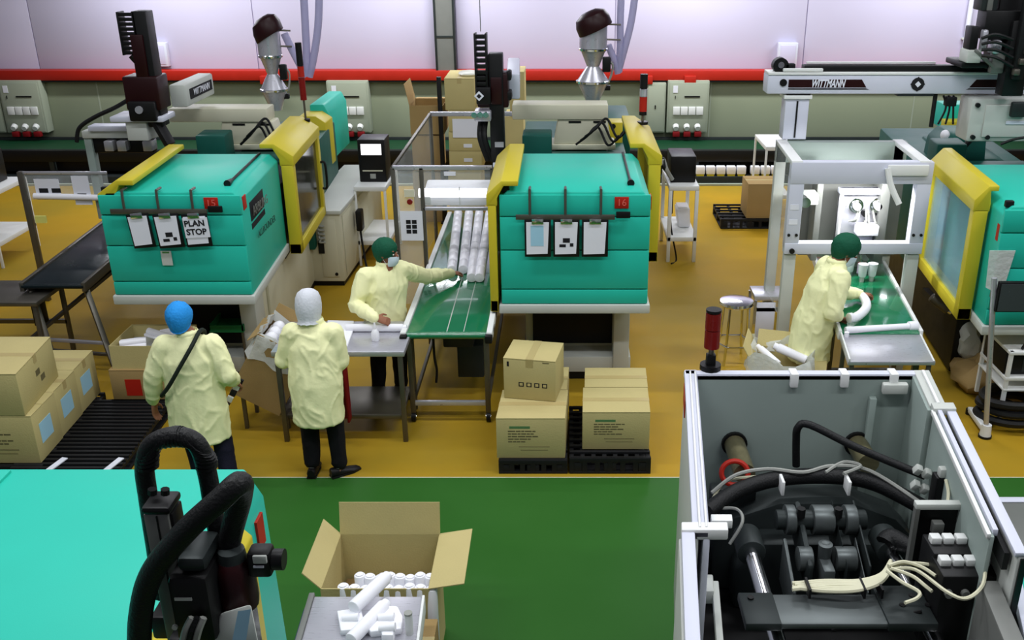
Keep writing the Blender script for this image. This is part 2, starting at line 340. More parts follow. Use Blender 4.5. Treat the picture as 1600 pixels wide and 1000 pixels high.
def machine(label, X, Y0, w, zb, zt, k=0.0, num=None, left=True, right=True, lglass='dglass', rglass='dglass', base=True, brand=False, ldy=(.02, 1.46), lin=0.0, ext=.16, rout=0.0, lth=.12):
    t = thing('moulding_machine', label, 'machine', (X, Y0, 0))
    D = 1.48
    G(k).prism([(-w, zb + .08), (w, zb + .08), (w, zt - .07), (w - .07, zt), (-w + .07, zt), (-w, zt - .07)], .02, D).build('hood', M['teal'], t, .012)
    zz = [zb + .085, zb + .085 + (zt - zb - .1) * .14, zb + .085 + (zt - zb - .1) * .50, zb + .085 + (zt - zb - .1) * .80, zt - .02]
    for a, b in zip(zz, zz[1:]):
        G(k).box(-w + .004, w - .004, -.004, .03, a + .005, b - .005).build('hood_panel', M['teal'], t, .008)
    G(k).box(-w - .02, w + .02, -.02, D + .02, zb, zb + .085).build('tray', M['lgrey'], t, .012)
    G(k).cyl((w - .16, .35, zt + .012), (w - .16, 1.45, zt + .012), .012, n=8).build('prop_rod', M['black'], t)
    G(k).cyl((w - .16, .22, zt + .02), (w - .16, .36, zt + .015), .032, .018, 10).build('rod_boot', M['black'], t)
    G(k).box(-w + .02, -w + .09, .05, .10, zt - .02, zt + .035).build('door_buffer', M['black'], t, .01)
    if num:
        p = G(k).box(w - .31, w - .19, -.014, -.004, zt - .14, zt - .04).build('number_plate', M['red'], t, .003)
        text('digits', num, .085, mat('pink_red_digit', (214, 96, 84), .5), p, face_front(w - .25, -.0155, zt - .09))
        p = G(k).box(w - .002, w + .008, .05, .15, zt - .17, zt - .05).build('number_plate', M['red'], t, .003)
    if brand:
        b = G(k).box(w - .002, w + .004, .25, .75, zt - .33, zt - .16).build('name_plate', M['bink'], t, .002)
        text('name_lettering', 'ARBURG', .12, M['alu'], b, face_right(w + .005, .5, zt - .245), width=.44)
        G(k).box(w - .002, w + .004, .25, .75, zt - .40, zt - .35).build('name_stripe', M['bink'], t)
        text('model_lettering', 'ALLROUNDER', .09, M['dteal'], t, face_right(w + .003, .62, zt - .48), width=.55)
    if right: safety_door('right_door', t, 1, w + rout, 1.46, 2.95, zb - .02, zt, k, M[rglass])
    if left: safety_door('left_door', t, -1, w - lin, ldy[0], ldy[1], zb + .02, zt, k, M[lglass], ext=ext, th=lth)
    # machine behind the hood: guards, platen, injection side
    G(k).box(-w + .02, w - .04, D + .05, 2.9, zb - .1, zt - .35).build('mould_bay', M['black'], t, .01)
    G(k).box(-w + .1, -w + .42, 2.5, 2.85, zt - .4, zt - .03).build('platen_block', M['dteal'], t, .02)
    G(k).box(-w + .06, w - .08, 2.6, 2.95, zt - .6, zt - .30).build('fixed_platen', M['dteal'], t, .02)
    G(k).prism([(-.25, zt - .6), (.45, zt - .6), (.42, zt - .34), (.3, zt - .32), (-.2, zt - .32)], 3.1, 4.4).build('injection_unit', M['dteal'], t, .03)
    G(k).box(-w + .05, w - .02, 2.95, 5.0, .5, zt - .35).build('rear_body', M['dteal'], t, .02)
    if base:
        G(k).box(-w + .18, w - .12, .75, 4.9, .05, zb).build('bed', M['cream'], t, .015)
        G(k).box(-w + .25, w - .27, .72, .76, .28, zb - .03).build('bed_opening', M['black'], t)
        G(k).box(w - .27, w - .12, .45, .8, .05, zb).build('bed_pillar', M['lgrey'], t, .012)
        G(k).box(-w + .15, w - .10, .5, 4.9, .0, .08).build('foot_plate', M['black'], t)
        G(k).box(-w + .15, w - .10, .48, .9, .08, .24).build('foot_step', M['lgrey'], t, .01)
        G(k).box(w - .12, w - .09, .9, 4.8, .08, zb - .02).build('side_panel', M['cream'], t, .008)
    return t
m1 = machine('turquoise moulding machine carrying the PLAN STOP notice, upper left', -3.335, 8.0, .605, .97, 1.98, -.06, '15', brand=True, lin=.155)
m2 = machine('turquoise moulding machine in the middle, right of the white rod conveyor', .10, 8.0, .645, .885, 1.985, 0, '16', ldy=(-.02, 1.46), lin=0.005, rout=.07, lth=.07)
m3 = machine('turquoise moulding machine cut by the right edge, beside the white frame', 4.18, 7.55, .64, .87, 1.98, .10, None, right=False, base=False, lglass='bglass', ldy=(.28, 1.75), ext=.03)
pb = G().prism([(-.09, -.2), (.05, -.28), (.10, .12), (-.11, .12)], -.006, 0).build('clear_pouch', M['bag'], m3, loc=(-.6, -.01, 1.5))
G(.1).box(-.15, .12, -.016, -.006, 1.5, 1.57).build('vent_slot', M['black'], m3, .004)
G(.1).box(-.642, -.63, .04, .1, 1.68, 1.82).build('number_plate', M['red'], m3)
G(.1).box(-.54, .55, 1.0, 4.9, .05, .86).build('bed', M['black'], m3, .015); G(.1).box(-.2, .5, .45, .9, .05, .87).build('bed_pillar', M['cream'], m3, .012); G(.1).box(-.35, .5, .45, 4.9, 0, .06).build('foot_plate', M['black'], m3)
# things that hang on the front of the hoods: clipboards on a hook rack
def clip_rack(lab, x, y, ztop, z0, n, dx):
    r = thing('clipboard_rack', lab, 'rack', (x, y, 0))
    for i in range(n):
        xx = i * dx
        G().tube([(xx, .09, ztop + .02), (xx, -.006, ztop + .022), (xx, -.014, ztop - .05), (xx, -.016, z0 + .02)], .012, 6, smooth=False).build('hook', M['dsteel'], r)
    G().box(-.12, (n - 1) * dx + .12, -.026, -.012, z0 - .015, z0 + .03).build('bar', M['dsteel'], r, .004)
    G().box((n - 1) * dx + .13, (n - 1) * dx + .25, -.03, -.008, z0 - .0, z0 + .055).build('end_tag', M['black'], r, .004)
    return r
def clipboard(lab, x, y, z, w=.20, h=.33, roll=0.0, kind=0):
    t = thing('clipboard', lab, 'clipboard', (x, y, z)); t.rotation_euler = (0, roll, 0)
    G().box(-w / 2, w / 2, -.012, 0, -h, 0).build('board', M['black'], t, .004)
    pp = G(); pw = w * .43
    pp.hexa([(-pw, -.017, -h + .025), (pw * .86, -.017, -h + .03), (pw * .86, -.013, -h + .03), (-pw, -.013, -h + .025), (-pw, -.017, -.02), (pw, -.017, -.02), (pw, -.013, -.02), (-pw, -.013, -.02)])
    sh = pp.build('sheet', M['paper'], t)
    G().box(-.05, .05, -.028, -.012, -.035, .012).build('clip', M['chrome'], t, .004)
    if kind == 1: G().box(-.06, .05, -.0185, -.017, -.23, -.05).build('blue_form', M['bpaper'], sh)
    if kind == 2:
        G().box(-.03, .03, -.0185, -.017, -.2, -.16).build('printed_picture', M['bink'], sh); G().box(-.06, -.005, -.0185, -.017, -.24, -.215).build('printed_picture', M['bink'], sh)
        G().box(.03, .06, -.0185, -.017, -.235, -.205).build('printed_picture', M['bink'], sh)
    if kind == 3:
        n = G().box(-.10, .11, -.022, -.018, -.205, -.03).build('notice', M['paper'], t)
        text('notice_text', 'PLAN', .072, M['bink'], n, face_front(-.005, -.023, -.08), bold=.002); text('notice_text', 'STOP', .072, M['bink'], n, face_front(.0, -.023, -.155), bold=.002)
    return t
clip_rack('hook rack with three clipboards on the PLAN STOP machine front', -3.71, 7.978, 1.985, 1.82, 3, .29)
for i, (px, w, h, roll, kind, lab) in enumerate(((214, .19, .30, R(-5), 0, 'leftmost clipboard with a plain sheet on the PLAN STOP machine'), (258, .22, .30, R(-4), 2, 'middle clipboard with black pictures on the PLAN STOP machine'), (303, .22, .29, R(-3), 3, 'clipboard with the PLAN STOP notice on the PLAN STOP machine'))):
    p = gy(px, 334, 7.955); clipboard(lab, p.x, 7.955, p.z, w, h, roll, kind)
tg = thing('paper_strip', 'grey hanging strip below the middle clipboard of the PLAN STOP machine', 'tag', (gy(258, 392, 7.975).x, 7.975, gy(258, 392, 7.975).z))
G().box(-.04, .05, -.004, 0, -.13, 0).build('strip', M['lgrey'], tg); G().box(-.025, .035, -.006, -.004, -.02, -.005).build('holder', M['chrome'], tg)
clip_rack('hook rack with three clipboards on the middle turquoise machine front', gy(828, 330, 7.978).x, 7.978, 1.99, 1.77, 3, .30)
for px, kind, lab in ((840, 1, 'clipboard with a pale blue form on the middle turquoise machine'), (885, 2, 'middle clipboard with small black prints on the middle turquoise machine'), (930, 0, 'rightmost clipboard with a curled plain sheet on the middle turquoise machine')):
    p = gy(px, 343, 7.955); clipboard(lab, p.x, 7.955, p.z, .225, .33, 0, kind)
# ---------------------------------------------------------------- robot mounts and take-out robots
def robot_mount(lab, px0, px1, y0, y1, bpx0, bpx1, Y):
    a = gy(px0, y0, Y); b = gy(px1, y1, Y); c0 = gy(bpx0, y1, Y); c1 = gy(bpx1, 226, Y)
    t = thing('robot_mount', lab, 'robot mount', ((a.x + b.x) / 2, Y, c1.z)); o = Vector(t.location)
    G().box(a.x - o.x, b.x - o.x, 0, .32, b.z - o.z, a.z - o.z).build('beam', M['cream'], t, .012)
    G().prism([(c0.x - o.x, b.z - o.z), (c1.x - o.x, b.z - o.z), (c1.x - o.x + .06, 0), (c0.x - o.x - .05, 0)], .03, .3).build('pedestal', M['cream'], t, .012)
    G().box(c0.x - o.x - .3, c1.x - o.x + .1, .0, .4, -.06, 0).build('base_plate', M['cream'], t, .008)
    for i in (0, 1): G().box(c0.x - o.x + .12 + i * .28, c0.x - o.x + .26 + i * .28, .02, .03, b.z - o.z - .04, b.z - o.z - .02).build('slot', M['black'], t)
    pts = [(c1.x - o.x - .35 + .12 * i, -.08 - .05 * (i % 2), .02 + .1 * (i % 3)) for i in range(5)]
    for j in range(3):
        G().tube([(p[0] + .05 * j, p[1] - .03 * j, p[2] + .05 * j) for p in pts], .014, 6).build('cable', M['rubber'], t)
    return t
robot_mount('cream robot beam and pedestal behind the PLAN STOP machine', 262, 418, 170, 191, 345, 428, 11.0)
robot_mount('cream robot beam and pedestal behind the middle turquoise machine', 800, 950, 164, 187, 872, 948, 11.0)
def chain_arm(g_parent, x0, x1, y0, y1, z0, z1, n):
    """energy chain: two side plates with separate cross links"""
    for xx in (x0, x1 - .02): G().box(xx, xx + .02, y0, y1, z0, z1).build('chain_side', M['black'], g_parent, .004)
    h = (z1 - z0) / n
    for i in range(n): G().box(x0 + .02, x1 - .02, y0, y0 + .03, z0 + h * i + .14 * h, z0 + h * (i + 1) - .14 * h).build('chain_link', M['black'], g_parent, .004)
# robot over machine 1
Yr = 10.4
p = gy(240, 186, Yr); r1 = thing('takeout_robot', 'dark maroon take-out robot with upright arm over the PLAN STOP machine', 'robot', (p.x, Yr, p.z)); o = Vector(r1.location)
def L(px, py, Y, o): q = gy(px, py, Y); return q - o
a = L(206, 168, Yr, o); b = L(264, 78, Yr, o)
G().box(a.x + .02, L(258, 140, Yr, o).x, -.18, .12, .12, L(0, 116, Yr, o).z).build('carriage', M['dred'], r1, .02)
G().box(L(212, 16, Yr, o).x, L(235, 16, Yr, o).x, -.14, .06, -.06, L(236, 16, Yr, o).z).build('arm_profile', M['black'], r1, .01)
G().box(L(217, 80, Yr, o).x, L(236, 80, Yr, o).x, -.17, -.12, L(0, 118, Yr, o).z, L(0, 52, Yr, o).z).build('arm_cover', M['dred'], r1, .01)
xa, xb = L(189, 16, Yr, o).x, L(217, 16, Yr, o).x
chain_arm(r1, xa, xb, -.14, .02, L(0, 84, Yr, o).z, L(0, 17, Yr, o).z, 9)
G().tube([(xa + .08, -.06, L(0, 84, Yr, o).z), (xa + .12, -.06, L(0, 92, Yr, o).z), (xa + .22, -.06, L(0, 104, Yr, o).z)], .06, 8).build('chain_bend', M['black'], r1)
G().box(a.x + .06, a.x + .34, -.24, -.12, .02, .22).build('drive_unit', M['black'], r1, .015)
G().cyl((a.x + .18, -.26, .14), (a.x + .18, -.2, .14), .04, n=12).build('drive_knob', M['steel'], r1)
G().box(-.38, .18, -.2, .16, .0, .06).build('carriage_plate', M['bwhite'], r1, .015)
G().box(-.24, -.02, -.16, .1, -.2, 0).build('bracket', M['lgrey'], r1, .01)
G().bar((.06, -.1, .02), (.2, -.16, -.24), .12, .06).build('gripper_arm', M['black'], r1, .008)
zb = L(0, 148, 10.5, o).z; zt_ = L(0, 117, 10.5, o).z
bm_ = G(0).box(.16, .34, .12, 1.0, .10, .34).build('traverse_beam', M['lgrey'], r1, .025)
G(0).box(.34, .346, .22, .92, .17, .28).build('beam_plate', M['bink'], bm_)
text('beam_lettering', 'WITTMANN', .1, M['paper'], bm_, face_right(.348, .57, .225), width=.5, shear=.25)
G().tube([L(207, 152, 10.3, o), L(180, 168, 10.3, o), L(148, 183, 10.3, o), L(124, 200, 10.3, o), L(120, 222, 10.3, o)], .022, 8).build('supply_hose', M['rubber'], r1)
# end beams left of the robot
t = thing('linear_axis', 'grey linear axis rail left of the left robot', 'rail', (gy(190, 212, 10.6).x, 10.6, gy(190, 212, 10.6).z)); o = Vector(t.location)
G().box(L(128, 212, 10.6, o).x, L(242, 212, 10.6, o).x, 0, .16, -.03, .05).build('rail_profile', M['lgrey'], t, .008)
G().box(L(140, 206, 10.6, o).x, L(205, 206, 10.6, o).x, -.03, .14, .05, .11).build('rail_cover', M['bwhite'], t, .008)
for q in (165, 185, 225): G().box(L(q, 220, 10.6, o).x, L(q + 14, 220, 10.6, o).x, -.06, .1, -.16, -.05).build('valve', M['steel'], t, .008)
G().box(L(128, 212, 10.6, o).x, L(140, 212, 10.6, o).x, .02, .12, -.95, -.03).build('support_post', M['midgrey'], t, .008)
G().box(L(142, 225, 10.6, o).x, L(235, 225, 10.6, o).x, .05, .16, -.2, -.03).build('axis_shadow_block', M['black'], t, .008)  # black block stands in for the shadow beneath the axis rail
# robot over machine 2
Yr = 10.2
p = gy(765, 170, Yr); r2 = thing('takeout_robot', 'dark take-out robot with two uprights beside the middle turquoise machine', 'robot', (p.x, Yr, p.z)); o = Vector(r2.location)
G().box(L(746, 130, Yr, o).x, L(795, 130, Yr, o).x, -.1, .14, L(0, 166, Yr, o).z, L(0, 112, Yr, o).z).build('carriage', M['dred'], r2, .02)
chain_arm(r2, L(742, 60, Yr, o).x, L(762, 60, Yr, o).x, -.16, .0, L(0, 150, Yr, o).z, L(0, 50, Yr, o).z, 11)
G().box(L(746, 130, Yr, o).x, L(768, 130, Yr, o).x, -.2, -.15, L(0, 158, Yr, o).z, L(0, 132, Yr, o).z).build('chain_foot', M['black'], r2, .01)
q = L(751, 145, Yr, o); G().obox((q.x, -.205, q.z), (.07, .01, .07), (0, R(45), 0)).build('emblem', M['paper'], r2)
G().obox((q.x, -.212, q.z), (.035, .006, .035), (0, R(45), 0)).build('emblem_centre', M['bink'], r2)
G().box(L(765, 130, Yr, o).x, L(787, 130, Yr, o).x, -.12, .06, L(0, 250, Yr, o).z, L(0, 82, Yr, o).z).build('arm_profile', M['black'], r2, .012)
G().box(L(768, 130, Yr, o).x, L(785, 130, Yr, o).x, -.14, -.12, L(0, 160, Yr, o).z, L(0, 118, Yr, o).z).build('arm_cover', M['dred'], r2, .008)
G().box(L(772, 130, Yr, o).x, L(786, 130, Yr, o).x, -.13, -.12, L(0, 226, Yr, o).z, L(0, 218, Yr, o).z).build('label', M['steel'], r2)
G().box(L(742, 130, Yr, o).x, L(768, 130, Yr, o).x, -.22, -.0, L(0, 184, Yr, o).z, L(0, 168, Yr, o).z).build('valve_block', M['steel'], r2, .015)
for i in range(3): G().cyl((L(744 + i * 9, 176, Yr, o).x, -.22, -.02), (L(744 + i * 9, 176, Yr, o).x, -.25, -.02), .03, n=10).build('fitting', M['chrome'], r2)
for i, q in enumerate((752, 759)): G().tube([L(q, 185, Yr, o), L(q - 2, 215, Yr - .1, o), L(q + 10, 250, Yr - .05, o)], .03, 8).build('air_hose', M['rubber'], r2)
G(-.04).box(L(791, 130, Yr, o).x, L(803, 130, Yr, o).x + .06, .1, 1.4, .08, .34).build('traverse_beam', M['bwhite'], r2, .02)
for i in (0, 1): G().box(L(792, 130, Yr, o).x, L(800, 130, Yr, o).x, -.1, .05, .1 + .2 * i, .2 + .2 * i).build('motor', M['black'], r2, .02)
G().cyl(L(751, 49, Yr, o), L(748, -40, Yr, o), .006, n=6).build('hanging_wire', M['steel'], r2)
G().box(L(768, 130, Yr, o).x, L(788, 130, Yr, o).x, -.14, .04, L(0, 262, Yr, o).z, L(0, 250, Yr, o).z).build('gripper', M['bwhite'], r2, .01)
# ---------------------------------------------------------------- hopper loaders with hoses
def hopper(lab, px, Y, ybase, h1, mirror=1):
    b = gy(px, ybase, Y); t = thing('hopper_loader', lab, 'hopper', b, 0, 'hopper loaders behind the machines')
    G().lathe([(.02, 0), (.12, .0), (.13, .04), (.26, .30), (.27, .34), (.16, .50), (.10, .58)], n=24).build('feed_cone', M['steel'], t)
    G().lathe([(.29, .31), (.29, .34), (.27, .345), (.27, .31)], n=24).build('rim', M['chrome'], t)
    G().lathe([(.10, .56), (.20, .80), (.235, .84), (.235, 1.22), (.10, 1.26)], n=24).build('receiver', M['steel'], t)
    G().lathe([(.245, .83), (.25, .86), (.24, .87)], n=24).build('clamp_ring', M['chrome'], t)
    mx = Euler((0, R(-24), 0)).to_matrix()
    rg = [[Vector((0, 0, 1.24)) + mx @ Vector((.30 * q * math.cos(2 * math.pi * j / 20), .30 * q * math.sin(2 * math.pi * j / 20), z)) for j in range(20)] for q, z in ((1.0, -.10), (1.0, .04), (.86, .15), (.45, .21), (.05, .22))]
    G().rings(rg).build('lid', M['dred'], t, .01)
    for z in (1.0, 1.24): G().cyl((.2, .0, z), (.46, .02, z - .01), .014, n=8).build('hose_arm', M['dsteel'], t)
    G().box(.16, .30, -.06, .08, .48, .72).build('valve_body', M['black'], t, .02)
    G().tube([(.2, .08, .68), (.33, .05, .60), (.32, .06, .44), (.27, .08, .3)], .02, 8).build('drain_tube', M['gcable'], t)
    G().box(.14, .30, -.04, .06, .18, .26).build('sight_bracket', M['black'], t, .01)
    return t
h1 = hopper('left hopper loader with maroon lid behind the PLAN STOP machine', 432, 12.0, 172, 1)
h2 = hopper('right hopper loader with maroon lid above the cream robot beam', 926, 12.2, 158, 1); h2.scale = (.72, .72, .74); h1.scale = (.58, .58, .76)
def hoses(lab, Y, paths, grp):
    for lb, pth in zip(lab, paths):
        c = [gy(a, b, Y) for a, b in pth]; t = G().tube([p - c[0] for p in c], .045, 10).build('suction_hose', M['hose']); t.location = c[0]
        tag(t, lb, 'hose', grp)
hoses(['clear hose hanging from above to the left hopper, left strand', 'clear hose hanging from above to the left hopper, right strand', 'clear hose from the left hopper receiver down to the joint'], 12.1,
      [[(474, -20), (477, 40), (479, 80), (480, 118)], [(499, -20), (497, 40), (490, 90), (483, 120)], [(444, 52), (455, 75), (468, 100), (479, 120)]], 'clear suction hoses')
hoses(['clear hose hanging from above to the right hopper, left strand', 'clear hose hanging from above to the right hopper, right strand', 'clear hose from the right hopper receiver down to the joint'], 12.3,
      [[(971, -20), (969, 40), (969, 75), (967, 112)], [(994, -20), (986, 35), (976, 75), (968, 105)], [(950, 70), (956, 85), (962, 100), (966, 115)]], 'clear suction hoses')
# signal towers
def tower(lab, loc, segs, rod, r=.035, s=1.0):
    t = thing('signal_tower', lab, 'signal light', loc)
    G().cyl((0, 0, 0), (0, 0, .03 * s), r * 1.4, n=12).build('foot', M['black'], t)
    G().cyl((0, 0, .03 * s), (0, 0, rod), r * .35, n=8).build('rod', M['dsteel'] if rod < .3 else M['black'], t)
    z = rod
    for h, m in segs:
        G().cyl((0, 0, z), (0, 0, z + h - .006), r, n=14).build('lens' if m != 'black' else 'cap', M[m], t); z += h
    return t
b = gy(478, 190, 10.9); tower('slim signal tower on the yellow door of the PLAN STOP machine', b, [(.25, 'tower_red'), (.12, 'red'), (.25, 'black')], .24, .035)
b = gy(1004, 194, 10.6); tower('slim signal tower on the yellow door of the middle turquoise machine', b, [(.04, 'black'), (.16, 'red'), (.08, 'steel'), (.16, 'black')], .10, .042)
# rear cover with yellow end behind machine 1
q = gy(515, 262, 12.4); t = thing('rear_cover', 'turquoise and yellow rear cover behind the PLAN STOP machine door', 'machine cover', (q.x, 12.4, q.z)); o = Vector(t.location)
xl, xr = L(468, 200, 12.4, o).x, 0
G().prism([(xl, L(0, 182, 12.4, o).z), (xr - .12, L(0, 182, 12.4, o).z), (xr, L(0, 192, 12.4, o).z), (xr, 0), (xl, 0)], 0, .4).build('yellow_end', M['yellow'], t, .01)
G().prism([(xl + .05, L(0, 172, 12.4, o).z), (xr - .1, L(0, 172, 12.4, o).z), (xr - .04, L(0, 188, 12.4, o).z), (xr - .04, 0), (xl + .05, 0)], .4, 1.5).build('cover_shell', M['teal'], t, .02)
G().tube([(.0 - .04, -.01, .35), (-.01, -.05, .38), (-.01, -.05, .2), (-.04, -.01, .18)], .018, 8).build('handle', M['tower_red'], t)
G().box(xl + .12, xr - .2, -.02, .0, .05, .32).build('vent', M['dteal'], t, .01)
G().box(-.3, -.08, -.06, -.02, .02, .12).build('switch_box', M['white'], t, .01)
q = gy(955, 236, 11.4); t = thing('rear_cover', 'turquoise rear cover with small yellow panel behind the middle turquoise machine', 'machine cover', (q.x, 11.6, q.z)); o = Vector(t.location)
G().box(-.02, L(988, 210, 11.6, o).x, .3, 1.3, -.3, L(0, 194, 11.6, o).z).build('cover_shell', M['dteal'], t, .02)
G().box(-.02, L(973, 210, 11.6, o).x, .02, .3, -.1, L(0, 192, 11.6, o).z).build('yellow_panel', M['yellow'], t, .01)
G().cyl((.03, .01, .25), (.03, .03, .25), .03, n=10).build('bolt', M['black'], t)
# ================================================================ MIDDLE STATION
cv = thing('belt_conveyor', 'green belt conveyor carrying four rows of white rods', 'conveyor', (-.99, 7.56, 0))
w = .36
G().box(-w + .02, w - .02, .03, 3.7, .825, .868).build('belt', M['belt'], cv, .012)
G().cyl((-w + .02, .03, .845), (w - .02, .03, .845), .03, n=14).build('nose_roller', M['belt'], cv)
for s in (-1, 1):
    G().box(s * w - .02 if s > 0 else s * w - .03, s * w + .03 if s > 0 else s * w + .02, .0, 3.7, .80, .885).build('side_rail', M['white'], cv, .006)
    for i in range(10): G().box(s * w + .028 * s - .004, s * w + .028 * s + .004, .15 + i * .34, .25 + i * .34, .82, .86).build('rail_slot', M['black'], cv)
    G().box(s * w - .03, s * w + .03, -.05, .05, .80, .87).build('end_bearing', M['black'], cv, .01)
G().box(-.004, .004, .06, 2.2, .868, .8705).build('belt_seam', M['lgrey'], cv); G().box(.14, .146, .06, 1.5, .868, .87).build('belt_seam', M['lgrey'], cv)
for s in (-1, 1):
    for y in (.08, 3.4):
        l = G().box(s * .33 - .022, s * .33 + .022, y - .022, y + .022, .09, .82).build('leg', M['dsteel'], cv, .004)
        G().cyl((s * .33 - .018, y, .045), (s * .33 + .018, y, .045), .045, n=14).build('castor', M['black'], l)
        G().cyl((s * .33 - .024, y, .045), (s * .33 + .024, y, .045), .02, n=10).build('castor_hub', M['chrome'], l)
for y in (.08, 3.4): G().box(-.31, .31, y - .018, y + .018, .16, .20).build('cross_bar', M['steel'], cv, .003)
for s in (-1, 1): G().box(s * .33 - .015, s * .33 + .015, .1, 3.4, .16, .19).build('long_bar', M['dsteel'], cv, .003)
G().box(-.1, .18, .5, .9, .52, .72).build('motor', M['dgrey'], cv, .02); G().cyl((-.1, .7, .62), (-.2, .7, .62), .06, n=14).build('gearbox', M['dsteel'], cv)
G().box(.02, .26, .55, .85, .2, .52).build('control_box', M['dgrey'], cv, .01)
G().tube([(-.14, .2, .80), (-.14, .22, .55), (-.13, .25, .42), (-.14, .24, .3)], .012, 6).build('cable', M['black'], cv)
# white rods: four rows of long mouldings, each lying along the belt
rod = thing('white_rod', 'x', 'moulded part', (0, 0, 0))
G().tube([(0, 0, .047), (0, .255, .047)], .047, 12, smooth=False).build('rod_body', M['pvc'], rod, .006)
G().tube([(0, .255, .047), (0, .275, .047)], .040, 12, smooth=False).build('spigot', M['pvc'], rod)
rows = [((706, 437), (716, 334)), ((724, 437), (733, 334)), ((739, 437), (749, 334)), ((751, 437), (765, 334))]
nm = ('first', 'second', 'third', 'fourth')
lens = (6, 7, 8, 8); start = (425, 424, 437, 437)
for ri, ((a, b), n, sy) in enumerate(zip(rows, lens, start)):
    p0 = gz(a[0] - (0 if ri < 2 else 2), sy, .9); p1 = gz(*b, .9); d = (p1 - p0); N = 9; 
    for i in range(N):
        q = p0 + d * (i / N); rz = -math.atan2(d.x, d.y)
        lb = '%s white rod from the near end in the %s row from the left, middle conveyor' % (ORD[i], nm[ri])
        if i == 0: lb = 'white moulded rod nearest the camera in the %s row on the middle conveyor' % nm[ri]
        if i == N - 1: lb = 'white moulded rod at the far end of the %s row on the middle conveyor' % nm[ri]
        o = rod if (ri == 0 and i == 0) else copy_tree(rod)
        ln = d.length / N
        o.location = (q.x, q.y, .871); o.rotation_euler = (0, 0, rz); o.scale = (1.05, ln / .262, 1)
        tag(o, lb, 'moulded part', 'white rods in the %s row on the middle conveyor' % nm[ri])
# clear guard enclosure over the far part of the conveyor
Yf = 9.35
A0 = gy(612, 418, Yf); A1 = gy(772, 300, Yf); zt = gy(0, 262, Yf).z; zl = gy(0, 326, Yf).z; xm = gy(660, 300, Yf).x; x0 = gy(616, 300, Yf).x; x1 = gy(770, 300, Yf).x
en = thing('guard_enclosure', 'clear acrylic guard enclosure with steel frame over the middle conveyor', 'guard', ((x0 + x1) / 2, Yf, 0)); ox = (x0 + x1) / 2
Yb = 11.6; zb2 = gy(0, 178, Yb).z; xb0 = gy(672, 178, Yb).x; xb1 = gy(800, 178, Yb).x
for xx in (x0, xm): G().box(xx - ox - .02, xx - ox + .02, -.02, .02, .0, zt).build('post', M['dsteel'], en, .003)
G().box(x1 - ox - .02, x1 - ox + .02, -.02, .02, .9, zt).build('post', M['dsteel'], en, .003)
G().box(x0 - ox, x1 - ox, -.02, .02, zt - .02, zt + .02).build('top_bar', M['steel'], en, .003)
G().box(xm - ox, x1 - ox, -.02, .02, zl - .015, zl + .015).build('lower_bar', M['steel'], en, .003)
G().bar((x0 - ox, 0, zt), (xb0 - ox, Yb - Yf, zb2), .03).build('slanting_bar', M['dsteel'], en, .003)
G().bar((xb0 - ox, Yb - Yf, zb2), (xb1 - ox, Yb - Yf, zb2), .05).build('rear_bar', M['steel'], en, .003)
G().box(xb0 - ox - .02, xb0 - ox + .02, Yb - Yf - .02, Yb - Yf + .02, 0, zb2).build('post', M['dsteel'], en, .003)
G().box(xm - ox + .02, x1 - ox - .02, -.008, .0, zl + .01, zt - .02).build('front_pane', M['glass'], en)
G().box(x0 - ox + .02, xm - ox - .02, -.008, .0, .45, zt - .02).build('front_pane', M['glass'], en)
G().hexa([(x0 - ox - .004, 0, .5), (x0 - ox + .004, 0, .5), (xb0 - ox + .004, Yb - Yf, .5), (xb0 - ox - .004, Yb - Yf, .5), (x0 - ox - .004, 0, zt), (x0 - ox + .004, 0, zt), (xb0 - ox + .004, Yb - Yf, zb2), (xb0 - ox - .004, Yb - Yf, zb2)]).build('side_pane', M['glass'], en)
q = gy(640, 302, Yf); G().box(q.x - ox - .05, q.x - ox + .05, -.03, -.01, q.z - .03, q.z + .04).build('label', M['cream'], en)
q = gy(641, 314, Yf); G().cyl((q.x - ox, -.01, q.z), (q.x - ox, -.04, q.z), .028, n=14).build('stop_button', M['tower_red'], en)
G().box(gy(694, 270, Yf).x - ox, gy(712, 270, Yf).x - ox, -.02, -.009, gy(0, 274, Yf).z, gy(0, 268, Yf).z).build('label', M['paper'], en)
# folded white light box under the top bar (lit tube behind acrylic)
lb_ = thing('work_light', 'long lit white work light behind the clear guard over the middle conveyor', 'lamp', gy(715, 322, Yf + .14)); o = Vector(lb_.location)
xa, xb = gy(654, 300, Yf + .14).x - o.x, gy(768, 300, Yf + .14).x - o.x
G().prism([(0, 0), (.30, .05), (.34, .14), (.3, .2), (0, .16)], xa + .05, xb, 'x').build('shell', M['pvc'], lb_, .02)
G().cyl((xa, .02, .13), (xb - .05, .02, .13), .045, n=14).build('tube', mat('lit_fluorescent_tube', (244, 242, 255), .3, 0, .01, 4, emit=3.2), lb_)
G().box(xa + .02, xa + .12, -.02, .02, .02, .10).build('end_bracket', M['lgrey'], lb_, .01)
G().box(0.02, .03, -.012, .0, .0, .2).build('joint_strip', M['lgrey'], lb_)
pz = gy(642, 330, Yf - .04); sh = thing('notice_sheet', 'white instruction sheet with six dark pictures on the guard enclosure', 'sign', pz); o = Vector(sh.location)
hh = pz.z - gy(0, 376, Yf - .04).z; ww = gy(660, 350, Yf - .04).x - gy(625, 350, Yf - .04).x
G().box(-ww / 2, ww / 2, 0, .004, -hh, 0).build('sheet', M['paper'], sh)
for i in range(2):
    for j in range(3): G().box(-.055 + i * .058, -.008 + i * .058, -.002, 0, -.13 - j * .05, -.09 - j * .05).build('printed_picture', M['bink'], sh)
